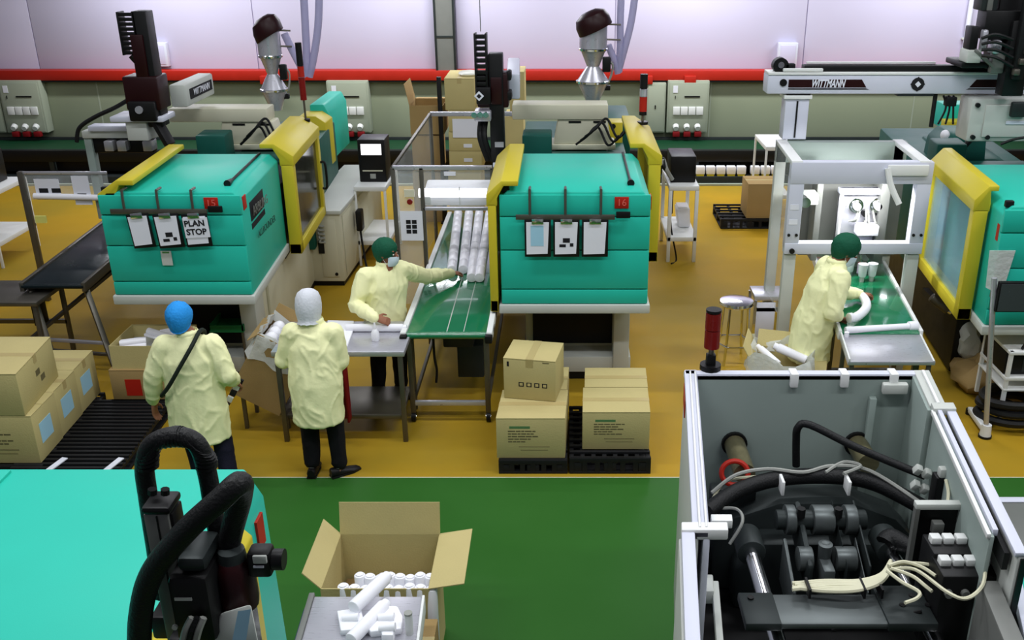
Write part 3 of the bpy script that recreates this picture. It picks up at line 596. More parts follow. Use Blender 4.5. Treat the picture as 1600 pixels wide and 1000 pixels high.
# sorting table
tb = thing('steel_table', 'brushed steel sorting table between the hooded and masked workers', 'table', (-1.83, 7.25, 0))
G().box(-.56, .53, 0, .66, .80, .845).build('tabletop', M['steel'], tb, .006)
G().box(-.5, .47, .05, .6, .20, .24).build('lower_shelf', M['dsteel'], tb, .006)
for x in (-.52, .49):
    for y in (.03, .62): G().box(x - .02, x + .02, y - .02, y + .02, 0, .80).build('leg', M['dsteel'], tb, .004)
t = thing('white_sheet', 'white plastic sheet spread on the left of the sorting table', 'sheet', gz(540, 525, .846)); o = Vector(t.location)
c = [gz(x, y, .846) - o for x, y in ((512, 502), (553, 503), (553, 516), (541, 548), (505, 550))]
G().prism([(p.x, p.y) for p in c], 0, .012, 'z').build('sheet', M['pvc'], t, .004); G().prism([(p.x * .8 + .01, p.y * .8) for p in c], .012, .02, 'z').build('upper_sheet', M['pvc'], t, .004)
t = thing('white_rod', 'single long white rod lying across the sorting table', 'moulded part', gz(590, 512, .88)); t.location.z = .846
G().tube([(-.27, .0, .034), (.22, 0, .034)], .034, 14, smooth=False).build('rod_body', M['pvc'], t, .006); G().tube([(.22, 0, .034), (.25, 0, .034)], .026, 12, smooth=False).build('spigot', M['pvc'], t)
t = thing('white_bottle', 'small white bottle standing on the sorting table', 'bottle', gz(587, 532, .846))
G().lathe([(.03, 0), (.034, .01), (.034, .07), (.018, .10), (.014, .105), (.014, .12), (.008, .15)], n=16).build('body', M['pvc'], t); G().cyl((0, 0, .12), (0, 0, .16), .012, .007, 12).build('nozzle', M['pvc'], t)
rb = thing('red_tray', 'dark red plastic tray stood on edge under the sorting table', 'tray', gz(527, 655, .24)); rb.location.z = .24
G().box(-.10, .12, .0, .03, 0, .50).build('base', M['dred2'], rb, .01)
for a in ((-.10, -.08, -.07, .0), (.10, .12, -.07, .0)): G().box(a[0], a[1], a[2], a[3], 0, .5).build('side', M['dred2'], rb, .006)
G().box(-.10, .12, -.07, .0, .48, .5).build('rim', M['dred2'], rb, .006)
# ================================================================ CARTONS
def carton(lab, loc, sx, sy, sz, rz=0.0, k=0.0, group=None, seam='x', prints='front', taped=True, mats=('carton',), labels=(), rot=None):
    t = thing('carton', lab, 'carton', loc, rz, group); a, b = sx / 2, sy / 2
    if rot: t.rotation_euler = rot
    G(k).box(-a, a, -b, b, 0, sz - .008).build('body', M[mats[0]], t, .006)
    if seam == 'x':
        G(k).box(-a, a, -b, -.003, sz - .008, sz).build('flap', M[mats[0]], t, .002); G(k).box(-a, a, .003, b, sz - .008, sz).build('flap', M[mats[0]], t, .002)
        if taped: G(k).box(-a - .001, a + .001, -.03, .03, sz, sz + .0015).build('tape', M['tape'], t); G(k).box(a - .001, a + .0015, -.03, .03, sz - .07, sz).build('tape', M['tape'], t)
    else:
        G(k).box(-a, -.003, -b, b, sz - .008, sz).build('flap', M[mats[0]], t, .002); G(k).box(.003, a, -b, b, sz - .008, sz).build('flap', M[mats[0]], t, .002)
        if taped: G(k).box(-.03, .03, -b - .001, b + .001, sz, sz + .0015).build('tape', M['tape'], t); G(k).box(-.03, .03, -b - .0015, -b, sz - .07, sz).build('tape', M['tape'], t)
    if prints == 'front':
        G(k).box(-a * .62, -a * .02, -b - .0012, -b, sz * .74, sz * .80).build('printed_heading', M['gink'], t)
        g = G(k)
        for i in range(5):
            z = sz * (.66 - i * .065); n = random.randint(4, 6); x = -a * .66
            for j in range(n):
                l = random.uniform(.08, .22) * a; g.box(x, x + l, -b - .0012, -b, z, z + sz * .03); x += l + .02 * a
        g.box(-a * .35, a * .55, -b - .0012, -b, sz * .28, sz * .295); g.box(-a * .3, a * .5, -b - .0012, -b, sz * .2, sz * .212)
        g.build('printed_lines', M['ink'], t)['kind'] = 'stuff'
    if prints == 'symbols':
        for i in range(4):
            x = -a * .42 + i * a * .3
            G(k).box(x, x + a * .2, -b - .0012, -b, sz * .32, sz * .43).build('printed_symbol', M['bink'], t)
            G(k).box(x + a * .04, x + a * .16, -b - .0018, -b - .001, sz * .345, sz * .41).build('printed_symbol', M['carton'], t)
        G(k).box(-a * .86, -a * .78, -b - .0012, -b, sz * .8, sz * .92).build('printed_mark', M['bink'], t); G(k).box(a * .5, a * .75, -b - .0012, -b, sz * .93, sz * .95).build('printed_mark', M['ink'], t)
    if prints == 'side':
        for i, (y, z) in enumerate(((.1, .3), (-.1, .5))): G(k).box(a, a + .0012, y * b, (y + .22) * b, z * sz, (z + .14) * sz).build('printed_mark', M['ink'], t)
    return t
def open_carton(lab, loc, sx, sy, sz, rz=0.0, flaps=((0, 35, .3), (1, 100, .22), (3, 100, .22)), rot=None, m='carton'):
    """open carton: four walls, a bottom and hinged flaps (side 0 back, 1 right, 2 front, 3 left; angle outward from upright)"""
    t = thing('open_carton', lab, 'carton', loc, rz); a, b, w = sx / 2, sy / 2, .006
    if rot: t.rotation_euler = rot
    G().box(-a, a, -b, b, 0, w).build('bottom', M[m], t)
    for nm_, bx in (('back_wall', (-a, a, b - w, b)), ('right_wall', (a - w, a, -b + w, b - w)), ('front_wall', (-a, a, -b, -b + w)), ('left_wall', (-a, -a + w, -b + w, b - w))): G().box(*bx, w, sz).build(nm_, M[m], t)
    for side, ang, ln in flaps:
        g = G(); L_ = a if side in (0, 2) else b
        base = {0: (0, b - .003, 0), 1: (a - .003, 0, -90), 2: (0, -b + .003, 180), 3: (-a + .003, 0, 90)}[side]
        g.mx = Matrix.Translation((base[0], base[1], sz)) @ Matrix.Rotation(R(base[2]), 4, 'Z') @ Matrix.Rotation(-R(ang), 4, 'X')
        g.box(-L_, L_, -.003, .003, 0, ln).build('flap', M[m], t)
    return t
def pallet(lab, loc, sx, sy, h, rz=0.0, k=0.0, rx=5, ry=6):
    t = thing('pallet', lab, 'pallet', loc, rz); a, b = sx / 2, sy / 2
    for i in range(ry):
        y = -b + (sy - .03) * i / (ry - 1); G(k).box(-a, a, y, y + .03, h - .025, h).build('deck_slat', M['pallet'], t, .003)
    for i in range(rx):
        x = -a + (sx - .035) * i / (rx - 1); G(k).box(x, x + .035, -b, b, h - .05, h - .022).build('deck_runner', M['pallet'], t, .003)
    for x in (-a, -.05, a - .1):
        for y in (-b, -.04, b - .08): G(k).box(x, x + .1, y, y + .08, 0, h - .045).build('foot', M['pallet'], t, .006)
    G(k).box(-a, a, -b - .004, -b + .012, h - .04, h).build('edge_beam', M['pallet'], t, .003); G(k).box(-a, a, -b - .004, b, 0, .022).build('bottom_deck', M['pallet'], t, .003)
    for i in range(7):
        x = -a + (sx - .04) * i / 6; G(k).box(x, x + .04, -b - .003, -b + .01, .02, h - .03).build('front_rib', M['pallet'], t)
    return t
ph = .125
p0, p1 = gz(782, 742), gz(884, 742)
pallet('black pallet under the left stack of cartons by the green aisle', ((p0.x + p1.x) / 2 - .0, 7.16, 0), .55, .82, ph)
pallet('black ventilated pallet under the single carton by the green aisle', (.375, 7.2, 0), .65, .90, ph + .02, rx=8, ry=10)
zc = .44
ct = carton('big carton at the bottom of the middle stack, green heading on its front', (-.245, 7.03, ph), .545, .5, .36, 0, 0.05, prints='front')
carton('carton behind the front carton of the middle stack, mostly hidden', (-.22, 7.51, ph), .52, .44, .36, 0, 0.05, prints='')
carton('small carton on top of the middle stack with printed handling symbols', (-.24, 7.28, ph + .362), .43, .38, .36, R(-10), 0, seam='y', prints='symbols')
carton('single carton on the ventilated pallet right of the stack', (.43, 7.10, ph + .022), .54, .44, .34, 0, 0.03, prints='front')
carton('carton behind the single carton on the ventilated pallet', (.45, 7.52, ph + .022), .53, .38, .34, 0, 0.03, prints='')
# left stack
pl = pallet('long black pallet beside the row of cartons at the left', (-3.93, 7.18, 0), .86, 1.25, .13, 0, -.03, rx=10, ry=20)
for x in (-3.98, -3.53):
    s = thing('floor_marker', 'short white strip at the %s front of the black pallet' % ('left' if x < -3.8 else 'right'), 'marker', (x - .02, 6.66 if x < -3.8 else 6.66, .13)); G().obox((0, -.02, .004), (.05, .22, .008), (0, 0, R(-12))).build('strip', M['paper'], s); s.location.y = 6.68
for i, (y, lab) in enumerate(((6.90, 'nearest carton of the left row, pale blue label on its side'), (7.32, 'middle carton of the left row, pale blue label on its side'), (7.74, 'farthest carton of the left row, pale blue label on its side'))):
    t = carton(lab, (-4.47 - .03 * i, y, .13), .66, .415, .42, 0, -.05, 'labelled cartons in the left row', prints='' if i else 'front', taped=(i != 0))
    G(-.05).box(.33, .332, -.12, .08, .13, .30).build('blue_label', M['bpaper'], t)
pallet('black pallet under the left row of cartons', (-4.5, 7.30, 0), .72, 1.3, .13, 0, -.05)
carton('carton on top of the left row, cut by the left edge', (-4.56, 7.05, .552), .70, .72, .36, 0, -.12, prints='side', seam='x')
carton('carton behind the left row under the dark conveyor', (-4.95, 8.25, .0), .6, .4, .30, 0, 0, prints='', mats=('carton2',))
# carton tray of white mouldings beside the blue-capped worker
p = gz(232, 575, .0); q = open_carton('shallow carton full of white mouldings behind the blue-capped worker', (-3.70, 8.08, .42), .6, .5, .22, 0, flaps=())
G().box(-.29, .29, -.24, .24, .02, .10).build('liner', M['bag'], q)
for lab, lc_, ro, s in (('flat white moulding on the left of the shallow carton', (-.16, -.08), (R(14), 0, R(20)), (.22, .16, .05)), ('tilted white moulding in the middle of the shallow carton', (.03, .04), (R(-20), R(10), R(-15)), (.26, .12, .07)), ('upright white moulding at the back of the shallow carton', (.12, .12), (R(40), 0, R(30)), (.2, .16, .05)), ('white moulding on the right of the shallow carton', (.2, -.06), (R(10), R(16), R(60)), (.2, .12, .06))):
    t = thing('moulded_part', lab, 'moulded part', (-3.70 + lc_[0], 8.08 + lc_[1], .58), 0, 'white mouldings in the shallow carton'); t.rotation_euler = ro
    G().box(-s[0] / 2, s[0] / 2, -s[1] / 2, s[1] / 2, 0, s[2] * .4).build('base', M['pvc'], t, .01); G().cyl((-s[0] / 2, 0, s[2] * .6), (s[0] / 2, 0, s[2] * .6), s[2] * .5, n=12).build('tube', M['pvc'], t)
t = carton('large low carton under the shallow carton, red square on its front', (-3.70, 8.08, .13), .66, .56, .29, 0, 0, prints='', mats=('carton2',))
G().box(-.20, -.06, -.283, -.28, .04, .2).build('red_sticker', M['red'], t)
pallet('black pallet under the large low carton behind the blue-capped worker', (-3.70, 8.08, 0), .7, .6, .13)
gt = thing('green_tray', 'green plastic tray on a thin stand behind the blue-capped worker', 'tray', (-3.16, 8.6, 0))
gt.scale = (.8, .8, .88)
G().box(-.2, .2, -.25, .25, .60, .615).build('base', M['greenplastic'], gt)
for b_ in ((-.2, -.185, -.25, .25), (.185, .2, -.25, .25), (-.2, .2, -.25, -.235), (-.2, .2, .235, .25)): G().box(*b_, .615, .68).build('side', M['greenplastic'], gt)
for x in (-.18, .18):
    for y in (-.22, .22): G().box(x - .012, x + .012, y - .012, y + .012, 0, .6).build('leg', M['dsteel'], gt)
# tilted open carton behind the hooded worker
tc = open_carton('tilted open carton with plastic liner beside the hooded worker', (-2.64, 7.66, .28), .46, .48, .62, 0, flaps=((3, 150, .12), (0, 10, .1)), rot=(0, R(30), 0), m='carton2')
G().box(-.2, .2, -.2, .2, .50, .53).build('packed_parts_tray', M['pvc'], tc, .01)
for i in range(3):
    for j in range(3): G().ell((-.13 + i * .12, -.12 + j * .12, .56), (.058, .058, .075), 10, 6).build('rod_end', M['pvc'], tc)
g = G(); n = 28; rg = []
for kk, (e, z) in enumerate(((.0, .57), (.015, .635), (.035, .60), (.03, .50), (.05, .40))):
    rg.append([(max(-.21 - e, min(.21 + e, .36 * math.cos(2 * math.pi * j / n))) + .012 * math.sin(j * 2.3 + kk), max(-.21 - e, min(.21 + e, .36 * math.sin(2 * math.pi * j / n))) + .012 * math.cos(j * 1.7 + kk), z + .018 * math.sin(j * 1.9 + kk * 2)) for j in range(n)])
g.rings(rg, cap=False).build('bag_liner', M['bag'], tc)
for i in range(4): G().box(-.13 + i * .085, -.07 + i * .085, -.2125, -.211, .2, .25).build('printed_symbol', M['bink'], tc)
G().bar((-.1, 0, -.012), (.32, .0, -.012), .36, .02).build('tilt_plate', M['dsteel'], tc)
st = thing('tilt_stand', 'thin dark stand holding the tilted carton', 'stand', (-2.62, 7.66, 0))
for x, y, h in ((-.14, -.15, .34), (-.14, .15, .34), (.22, -.15, .125), (.22, .15, .125)): G().box(x - .015, x + .015, y - .015, y + .015, 0, h).build('leg', M['dsteel'], st)
for y in (-.15, .15): G().bar((-.16, y, .335), (.24, y, .11), .03).build('sloping_bar', M['dsteel'], st)
# cartons stacked in the background
Yc = 13.6
def bg_carton(lab, px0, px1, py0, py1, depth, Y=Yc, prints='', floor=False, **kw):
    a = gy(px0, py1, Y); b = gy(px1, py0, Y); b.x = a.x + (px1 - px0) * (Y * _c + (CAM_H - a.z) * _s) / FPX
    if floor: a.z = 0.0
    return carton(lab, ((a.x + b.x) / 2, Y + depth / 2, a.z), b.x - a.x, depth, b.z - a.z - .004, 0, 0, prints=prints, **kw)
t = bg_carton('top carton of the tall stack behind the middle enclosure, plastic on top', 696, 742, 122, 172, .8, prints='', seam='y')
G().ell((.12, -.1, .44 + .02), (.16, .2, .04), 12, 6).build('plastic_wrap', M['bag'], t)
bg_carton('second carton of the tall stack behind the middle enclosure', 702, 752, 172, 206, .7)
t = bg_carton('third carton of the tall stack behind the middle enclosure, white label', 702, 752, 206, 236, .7)
t4 = bg_carton('fourth carton of the tall stack behind the middle enclosure', 703, 753, 236, 270, .7)
for tt, zz in ((t, .05), (t4, .16)): G().box(-.02, .10, -.356, -.35, zz, zz + .05).build('sticker', M['paper'], tt)
bg_carton('bottom carton of the tall stack behind the middle enclosure', 703, 753, 270, 338, .7, floor=True)
s = thing('notice_sheet', 'large pale sheet on the tall carton stack behind the middle enclosure', 'sign', gy(729, 215, Yc - .012)); G().box(-.19, .19, 0, .006, -.0, .26).build('sheet', M['paper'], s)
t = bg_carton('carton right of the robot uprights in the background stack', 797, 820, 112, 181.5, .6, Y=13.9); bg_carton('lower carton right of the robot uprights in the background stack', 792, 820, 182, 330, .6, Y=13.9, floor=True)
a = gy(642, 210, 13.8); b = gy(692, 165, 13.8)
t = open_carton('open carton with raised flap on the background stack by the wall', ((a.x + b.x) / 2, 14.1, a.z), b.x - a.x, .6, b.z - a.z, 0, flaps=((3, 12, .30), (0, 95, .2)), m='carton2')
bg_carton('carton under the open carton in the background', 646, 690, 212, 268, .6, Y=13.8, mats=('carton2',)); bg_carton('lowest carton under the open carton in the background', 648, 691, 269, 332, .6, Y=13.8, floor=True, mats=('carton2',))
pt = thing('stack_gap_shade', 'dark strip standing in for the shaded gap between the two background carton stacks', 'post', (gy(694, 300, 13.75).x, 13.75, 0)); G().box(-.03, .03, -.03, .03, 0, gy(694, 120, 13.75).z).build('upright', M['black'], pt, .004); G().box(-.06, .06, -.06, .06, 0, .02).build('foot', M['black'], pt)  # black strip colours in the shaded gap between the stacks
# carton on pallet by the wall, right of the middle
pallet('black pallet on the floor in front of the wall conveyor', (gz(1166, 358).x + .06, 13.85, 0), .86, .8, .15)
t = carton('carton on the pallet in front of the wall conveyor', (gz(1182, 352).x + .06, 13.72, .152), .50, .5, .50, 0, 0, prints='', seam='x', mats=('carton2',))
G().box(.1, .2, -.254, -.25, .03, .06).build('sticker', M['paper'], t)
# ================================================================ RACKS, CABINETS AND SMALL EQUIPMENT
def rack(lab, x, y, w, d, h, shelf=.3, posts=.03, group=None):
    t = thing('shelf_rack', lab, 'rack', (x, y, 0), 0, group)
    for sx in (-1, 1):
        for sy in (-1, 1): G().box(sx * (w / 2 - posts / 2) - posts / 2, sx * (w / 2 - posts / 2) + posts / 2, sy * (d / 2 - posts / 2) - posts / 2, sy * (d / 2 - posts / 2) + posts / 2, 0, h).build('post', M['white'], t, .003)
    G().box(-w / 2, w / 2, -d / 2, d / 2, h, h + .06).build('top_shelf', M['white'], t, .006)
    G().box(-w / 2, w / 2, -d / 2, d / 2, shelf, shelf + .06).build('lower_shelf', M['white'], t, .006)
    return t
rack('white shelf rack at the far left beside the dark conveyor', -7.46, 12.2, .66, .95, .90, .28)
b1 = thing('dark_equipment', 'black equipment box on the far left white rack', 'equipment', (-7.52, 12.25, .96)); G().box(-.3, .22, -.3, .3, 0, .42).build('housing', M['black'], b1, .02)
for i in range(3): G().box(-.24, .0, -.312, -.3, .08 + i * .1, .13 + i * .1).build('panel_strip', M['gcable'], b1)
rack('white shelf rack holding the black screen unit', gz(590, 405).x + .02, 12.3, .40, .95, .98, .28)
mo = thing('screen_unit', 'black control unit with lit white screen on the middle white rack', 'control unit', (gz(590, 405).x + .03, 12.2, 1.04))
mo.scale = (.9, .9, .9)
G().box(-.19, .19, -.15, .25, 0, .60).build('housing', M['black'], mo, .015); G().box(-.15, .15, -.16, -.15, .37, .55).build('bezel', M['black'], mo, .004); G().box(-.14, .14, -.165, -.159, .39, .54).build('screen', M['screen'], mo)
G().box(-.14, .14, -.158, -.15, .155, .17).build('trim_strip', M['cream'], mo); G().box(-.04, .04, -.158, -.15, .05, .12).build('switch_plate', M['gcable'], mo, .004)
rack('white shelf rack between the middle turquoise machine and the wall conveyor', gz(1061, 402).x, 12.45, .38, .95, .95, .28, .045)
b2 = thing('dark_equipment', 'black equipment box on the white rack right of the middle turquoise machine', 'equipment', (gz(1061, 402).x + .0, 12.45, 1.01)); G().box(-.16, .16, -.3, .2, 0, .34).build('housing', M['black'], b2, .015)
for i in range(4): G().tube([(-.14 - .05 * i, -.32, .05 + .08 * i), (-.22 - .04 * i, -.36, .18 + .05 * i), (-.26, -.3, .3)], .03, 8).build('hose', M['rubber'] if i % 2 else M['gcable'], b2)
t = thing('white_bag', 'white folded bag on the lower shelf right of the middle turquoise machine', 'bag', (gz(1061, 402).x + .06, 12.5, .34)); G().prism([(-.06, 0), (.1, 0), (.08, .28), (-.1, .26)], -.12, .16).build('bag_body', M['pvc'], t, .03); G().box(-.08, .07, -.1, .14, .26, .28).build('fold', M['pvc'], t, .01)
hp = thing('hand_pendant', 'black hand pendant hanging on the white rack right of the middle turquoise machine', 'pendant', (gz(1043, 402).x, 12.09, .62)); G().box(-.03, .03, -.03, .02, 0, .35).build('grip', M['black'], hp, .012)
G().tube([(0, 0, 0), (.03, -.02, -.25), (.1, -.05, -.6), (.02, -.2, -.61)], .012, 6).build('cord', M['black'], hp)
rack('white shelf rack by the wall conveyor left of the white frame', gz(1206, 345).x + .1, 14.6, .42, .9, .98, .25)
# cream long cabinet
cc = thing('floor_cabinet', 'long cream floor cabinet beside the PLAN STOP machine', 'cabinet', (-2.87, 11.08, 0))
G(.03).box(-.24, .23, 0, 2.3, .06, .90).build('body', M['cream'], cc, .015); G(.03).box(-.26, .25, -.02, 2.32, .90, .95).build('top', M['lgrey'], cc, .008); G(.03).box(-.22, .21, .02, 2.28, 0, .06).build('plinth', M['black'], cc)
G(.03).box(-.02, .17, -.012, 0, .12, .84).build('front_panel', M['cream'], cc, .006); G(.03).box(-.05, .02, -.018, -.004, .42, .58).build('vent', M['black'], cc)
for i in range(5): G().tube([(-.06 + .02 * i, -.02, .82 - .05 * i), (-.02, -.06, .78 - .05 * i), (.04, -.02, .76 - .05 * i)], .012, 6).build('pipe_fitting', M['gcable'], cc)
G(.03).cyl((.14, -.02, .16), (.14, 0, .16), .02, n=10).build('bolt', M['black'], cc); G(.03).box(.232, .24, .1, 2.2, .1, .86).build('side_panel', M['cream'], cc, .004)
hp2 = thing('hand_pendant', 'black hand pendant on the side of the cream floor cabinet', 'pendant', (-2.56, 11.75, .52)); G().box(-.015, .06, -.12, .04, 0, .26).build('grip', M['black'], hp2, .015); G().tube([(.02, -.05, 0), (.05, -.1, -.25), (.12, -.2, -.5), (.3, -.1, -.51)], .014, 6).build('cord', M['black'], hp2)
# left dark conveyor, its guard and the small table
lv = thing('belt_conveyor', 'dark belt conveyor left of the PLAN STOP machine', 'conveyor', (-4.95, 8.86, 0))
G(-.06).box(-.28, .28, 0, 2.3, .80, .845).build('belt', M['dbelt'], lv, .01)
for s in (-1, 1): G(-.06).box(s * .3 - .02, s * .3 + .02, -.02, 2.3, .77, .86).build('side_rail', M['dsteel'], lv, .004)
G().cyl((-.3, 0, .82), (.3, 0, .82), .025, n=12).build('nose_roller', M['dbelt'], lv)
for s in (-1, 1):
    ft_ = (.63, -.34) if s > 0 else (-.03, -.19)
    G(0).bar((s * .27, .08, .78), (ft_[0], ft_[1], .03), .05).build('leg', M['dsteel'], lv, .004); G(-.06).box(s * .27 - .02, s * .27 + .02, 2.1, 2.14, 0, .78).build('leg', M['dsteel'], lv, .004)
    G().cyl((ft_[0], ft_[1], 0), (ft_[0], ft_[1], .035), .03, n=10).build('foot', M['black'], lv)
G().bar((-.10, -.10, .30), (.51, -.19, .30), .03).build('cross_bar', M['steel'], lv, .003); G().bar((-.08, -.13, .2), (.55, -.24, .2), .03).build('cross_bar', M['dsteel'], lv, .003); G().bar((-.28, -.1, .3), (.27, 1.4, .75), .035).build('brace', M['dsteel'], lv)
G().box(-.33, -.25, .1, .26, .35, .75).build('motor', M['black'], lv, .02)
lt = thing('steel_table', 'small dark steel table at the left edge below the white rack', 'table', (-5.43, 8.62, 0))
G().box(-.5, .42, 0, .62, .70, .745).build('tabletop', M['dsteel'], lt, .008)
for x in (-.45, .37):
    for y in (.05, .57): G().box(x - .02, x + .02, y - .02, y + .02, 0, .7).build('leg', M['dsteel'], lt, .004)
G().box(-.45, .37, .55, .59, .3, .34).build('brace', M['dsteel'], lt)
# guard with sheets behind the dark conveyor
Yg = 10.6
ga = thing('safety_screen', 'acrylic safety screen with two taped sheets left of the PLAN STOP machine', 'guard', (gy(60, 400, Yg).x, Yg, 0)); ox = ga.location.x
xr = gy(172, 300, Yg).x - ox; z1 = gy(0, 268, Yg).z; z0 = gy(0, 305, Yg).z
G().box(-.03, .03, -.03, .03, 0, z1).build('post', M['dsteel'], ga, .004); G().box(0, xr, -.015, .015, z1 - .03, z1).build('top_bar', M['steel'], ga, .004)
G().cyl((.12, -.04, z0), (xr, -.04, z0 - .02), .035, n=12).build('white_roller', M['pvc'], ga); G().box(.02, xr, -.004, .004, z0 - .05, z1 - .03).build('pane', M['glass'], ga)
for a_, b_, c_, d_ in ((52, 97, 280, 312), (110, 145, 275, 320)):
    p = gy(a_, c_, Yg - .03); q = gy(b_, d_, Yg - .03); s_ = G().box(p.x - ox, q.x - ox, -.03, -.024, q.z, p.z).build('taped_sheet', M['paper'], ga)
    for i in range(2): G().box(p.x - ox + .04 + .14 * i, p.x - ox + .14 + .14 * i, -.033, -.03, q.z + .08, q.z + .13).build('printed_picture', M['bink'], s_) if b_ < 100 or i == 0 else None
q = gy(66, 340, Yg); G().box(q.x - ox - .06, q.x - ox + .06, -.05, -.02, q.z - .05, q.z + .03).build('yellow_tag', M['bpaper'] if 0 else mat('pale_yellow_tag', (222, 222, 120), .7), ga)
# chrome stool and small steel stand
sc = gz(1150, 562); so = thing('stool', 'round chrome stool with wire foot ring on the yellow floor', 'stool', (1.71, 8.94, 0))
G().lathe([(.005, .655), (.12, .65), (.165, .64), (.17, .615), (.16, .60), (.14, .615), (.005, .63)], n=28).build('seat', M['chrome'], so)
for i in range(4):
    a = R(45 + 90 * i + 8); G().tube([(.13 * math.cos(a), .13 * math.sin(a), .62), (.15 * math.cos(a), .15 * math.sin(a), .3), (.185 * math.cos(a), .185 * math.sin(a), 0)], .013, 8).build('leg', M['chrome'], so)
G().tube([(.185 * math.cos(R(60 * i)), .185 * math.sin(R(60 * i)), .20) for i in range(6)], .011, 8, smooth=False, close=True).build('foot_ring', M['chrome'], so)
s2 = thing('steel_stand', 'small lavender steel stand between the stool and the white frame', 'stand', (gz(1190, 540).x + .05, 9.45, 0))
G().box(-.16, .16, -.16, .16, .50, .55).build('top', M['steel'], s2, .008); G().box(-.14, .06, -.15, -.14, .05, .48).build('front_panel', M['bwhite'], s2, .006)
for x in (-.15, .15):
    for y in (-.15, .15): G().box(x - .015, x + .015, y - .015, y + .015, 0, .5).build('leg', M['chrome'], s2)
G().box(-.15, .15, -.15, -.12, .38, .42).build('cross_bar', M['dsteel'], s2)
# open carton with bag near the right worker
oc = open_carton('open carton with plastic bag liner by the right worker', (1.90, 7.72, 0), .46, .42, .58, R(-16), flaps=((0, 40, .16), (1, 95, .16), (3, 30, .18)), m='carton')
g = G(); n = 30; rg = []
for kk, (e, z) in enumerate(((-.01, .50), (.012, .60), (.03, .66), (.05, .58), (.06, .49))):
    rg.append([(max(-.23 - e, min(.23 + e, .40 * math.cos(2 * math.pi * j / n))) + .02 * math.sin(j * 2.3 + kk), max(-.21 - e, min(.21 + e, .38 * math.sin(2 * math.pi * j / n))) + .018 * math.cos(j * 1.7 + kk), z + .05 * math.sin(j * .9 + kk * 1.2)) for j in range(n)])
g.rings(rg, cap=False).build('bag_liner', M['bag'], oc)
t = thing('white_rod', 'short white rod sticking out of the bag-lined carton by the right worker', 'moulded part', (1.98, 7.70, .62)); G().tube([(-.11, .06, .04), (.12, -.06, -.03)], .04, 12, smooth=False).build('rod_body', M['pvc'], t, .008); G().tube([(-.14, .075, .05), (-.11, .06, .04)], .03, 12, smooth=False).build('spigot', M['pvc'], t)
t = thing('white_rod', 'white rod lying at the left of the bag-lined carton by the right worker', 'moulded part', (1.78, 7.66, .60)); G().tube([(-.06, .1, .05), (.07, -.08, -.02)], .03, 12, smooth=False).build('rod_body', M['pvc'], t, .008); G().tube([(-.08, .13, .06), (-.06, .1, .05)], .022, 12, smooth=False).build('spigot', M['pvc'], t)
# ================================================================ RIGHT STATION: white frame, gantry, conveyor, table
FY = 8.6; fx0, fx1, fz, fd, kf = 2.05, 3.33, 2.10, .95, .05
fr = thing('safety_cage', 'white safety cage frame standing over the right conveyor', 'guard frame', (2.69, FY, 0)); a, b = fx0 - 2.69, fx1 - 2.69
for x in (a, b - .13):
    G(kf).box(x, x + .13, -.0, .12, 1.28, fz - .15).build('front_post', M['bwhite'], fr, .006)
    G(kf).box(x + .01, x + .12, .02, .11, 0, 1.22).build('leg', M['lgrey'], fr, .004)
    G(kf).box(x + .03, x + .1, .03, .1, 1.2, 1.3).build('joint_block', M['lgrey'], fr)
    G(kf).box(x, x + .1, fd - .1, fd, 0, fz).build('rear_post', M['lgrey'], fr, .004)
    G(kf).box(x, x + .10, .0, fd, fz - .03, fz + .01).build('top_side_rail', M['white'], fr, .004)
    for i in (0, 1): G(kf).cyl((x + .03 + .07 * i, -.012, 1.42), (x + .03 + .07 * i, .0, 1.42), .014, n=10).build('bolt', M['black'], fr)
G(kf).box(a, b, -.004, .10, fz - .20, fz).build('top_bar', M['bwhite'], fr, .006); G(kf).box(a, b, fd - .1, fd, fz - .2, fz).build('rear_bar', M['midgrey'], fr, .004)
G(kf).box(a, b, -.006, .10, 1.235, 1.34).build('lower_bar', M['bwhite'], fr, .006)
G(kf).cyl((a + .07, -.012, 1.27), (a + .07, -.03, 1.27), .025, n=14).build('push_button', M['black'], fr)
G(kf).box(a + .004, a + .012, .12, fd - .1, .6, fz - .03).build('side_pane', M['glass'], fr)
for z in (1.52, 1.66): G(kf).box(a + .02, a + .10, -.003, .0, z, z + .05).build('printed_label', M['paper'], fr)
G(kf).box(a + .3, b - .0, fd - .12, fd - .1, .95, fz - .2).build('rear_panel', M['alu'], fr)
G(kf).box(a + .36, a + .42, .5, .75, 1.0, fz - .15).build('rear_column', M['alu'], fr, .006); G(kf).box(b - .33, b - .24, .4, .7, 1.0, fz - .15).build('rear_column', M['alu'], fr, .006)
G(kf).tube([(b - .42, -.02, fz - .05), (b - .38, -.05, fz - .2), (b - .30, -.10, fz - .36)], .028, 8).build('lamp_arm', M['white'], fr); G(kf).box(b - .42, b - .05, -.03, -.004, fz - .12, fz - .02).build('lamp_bracket', M['white'], fr, .01)
G(kf).box(a + .2, a + .34, .3, .5, 1.62, 1.72).build('valve_box', M['lgrey'], fr, .01); G(kf).cyl((a + .2, .3, 1.67), (a + .2, .2, 1.67), .05, n=12).build('cylinder', M['chrome'], fr)
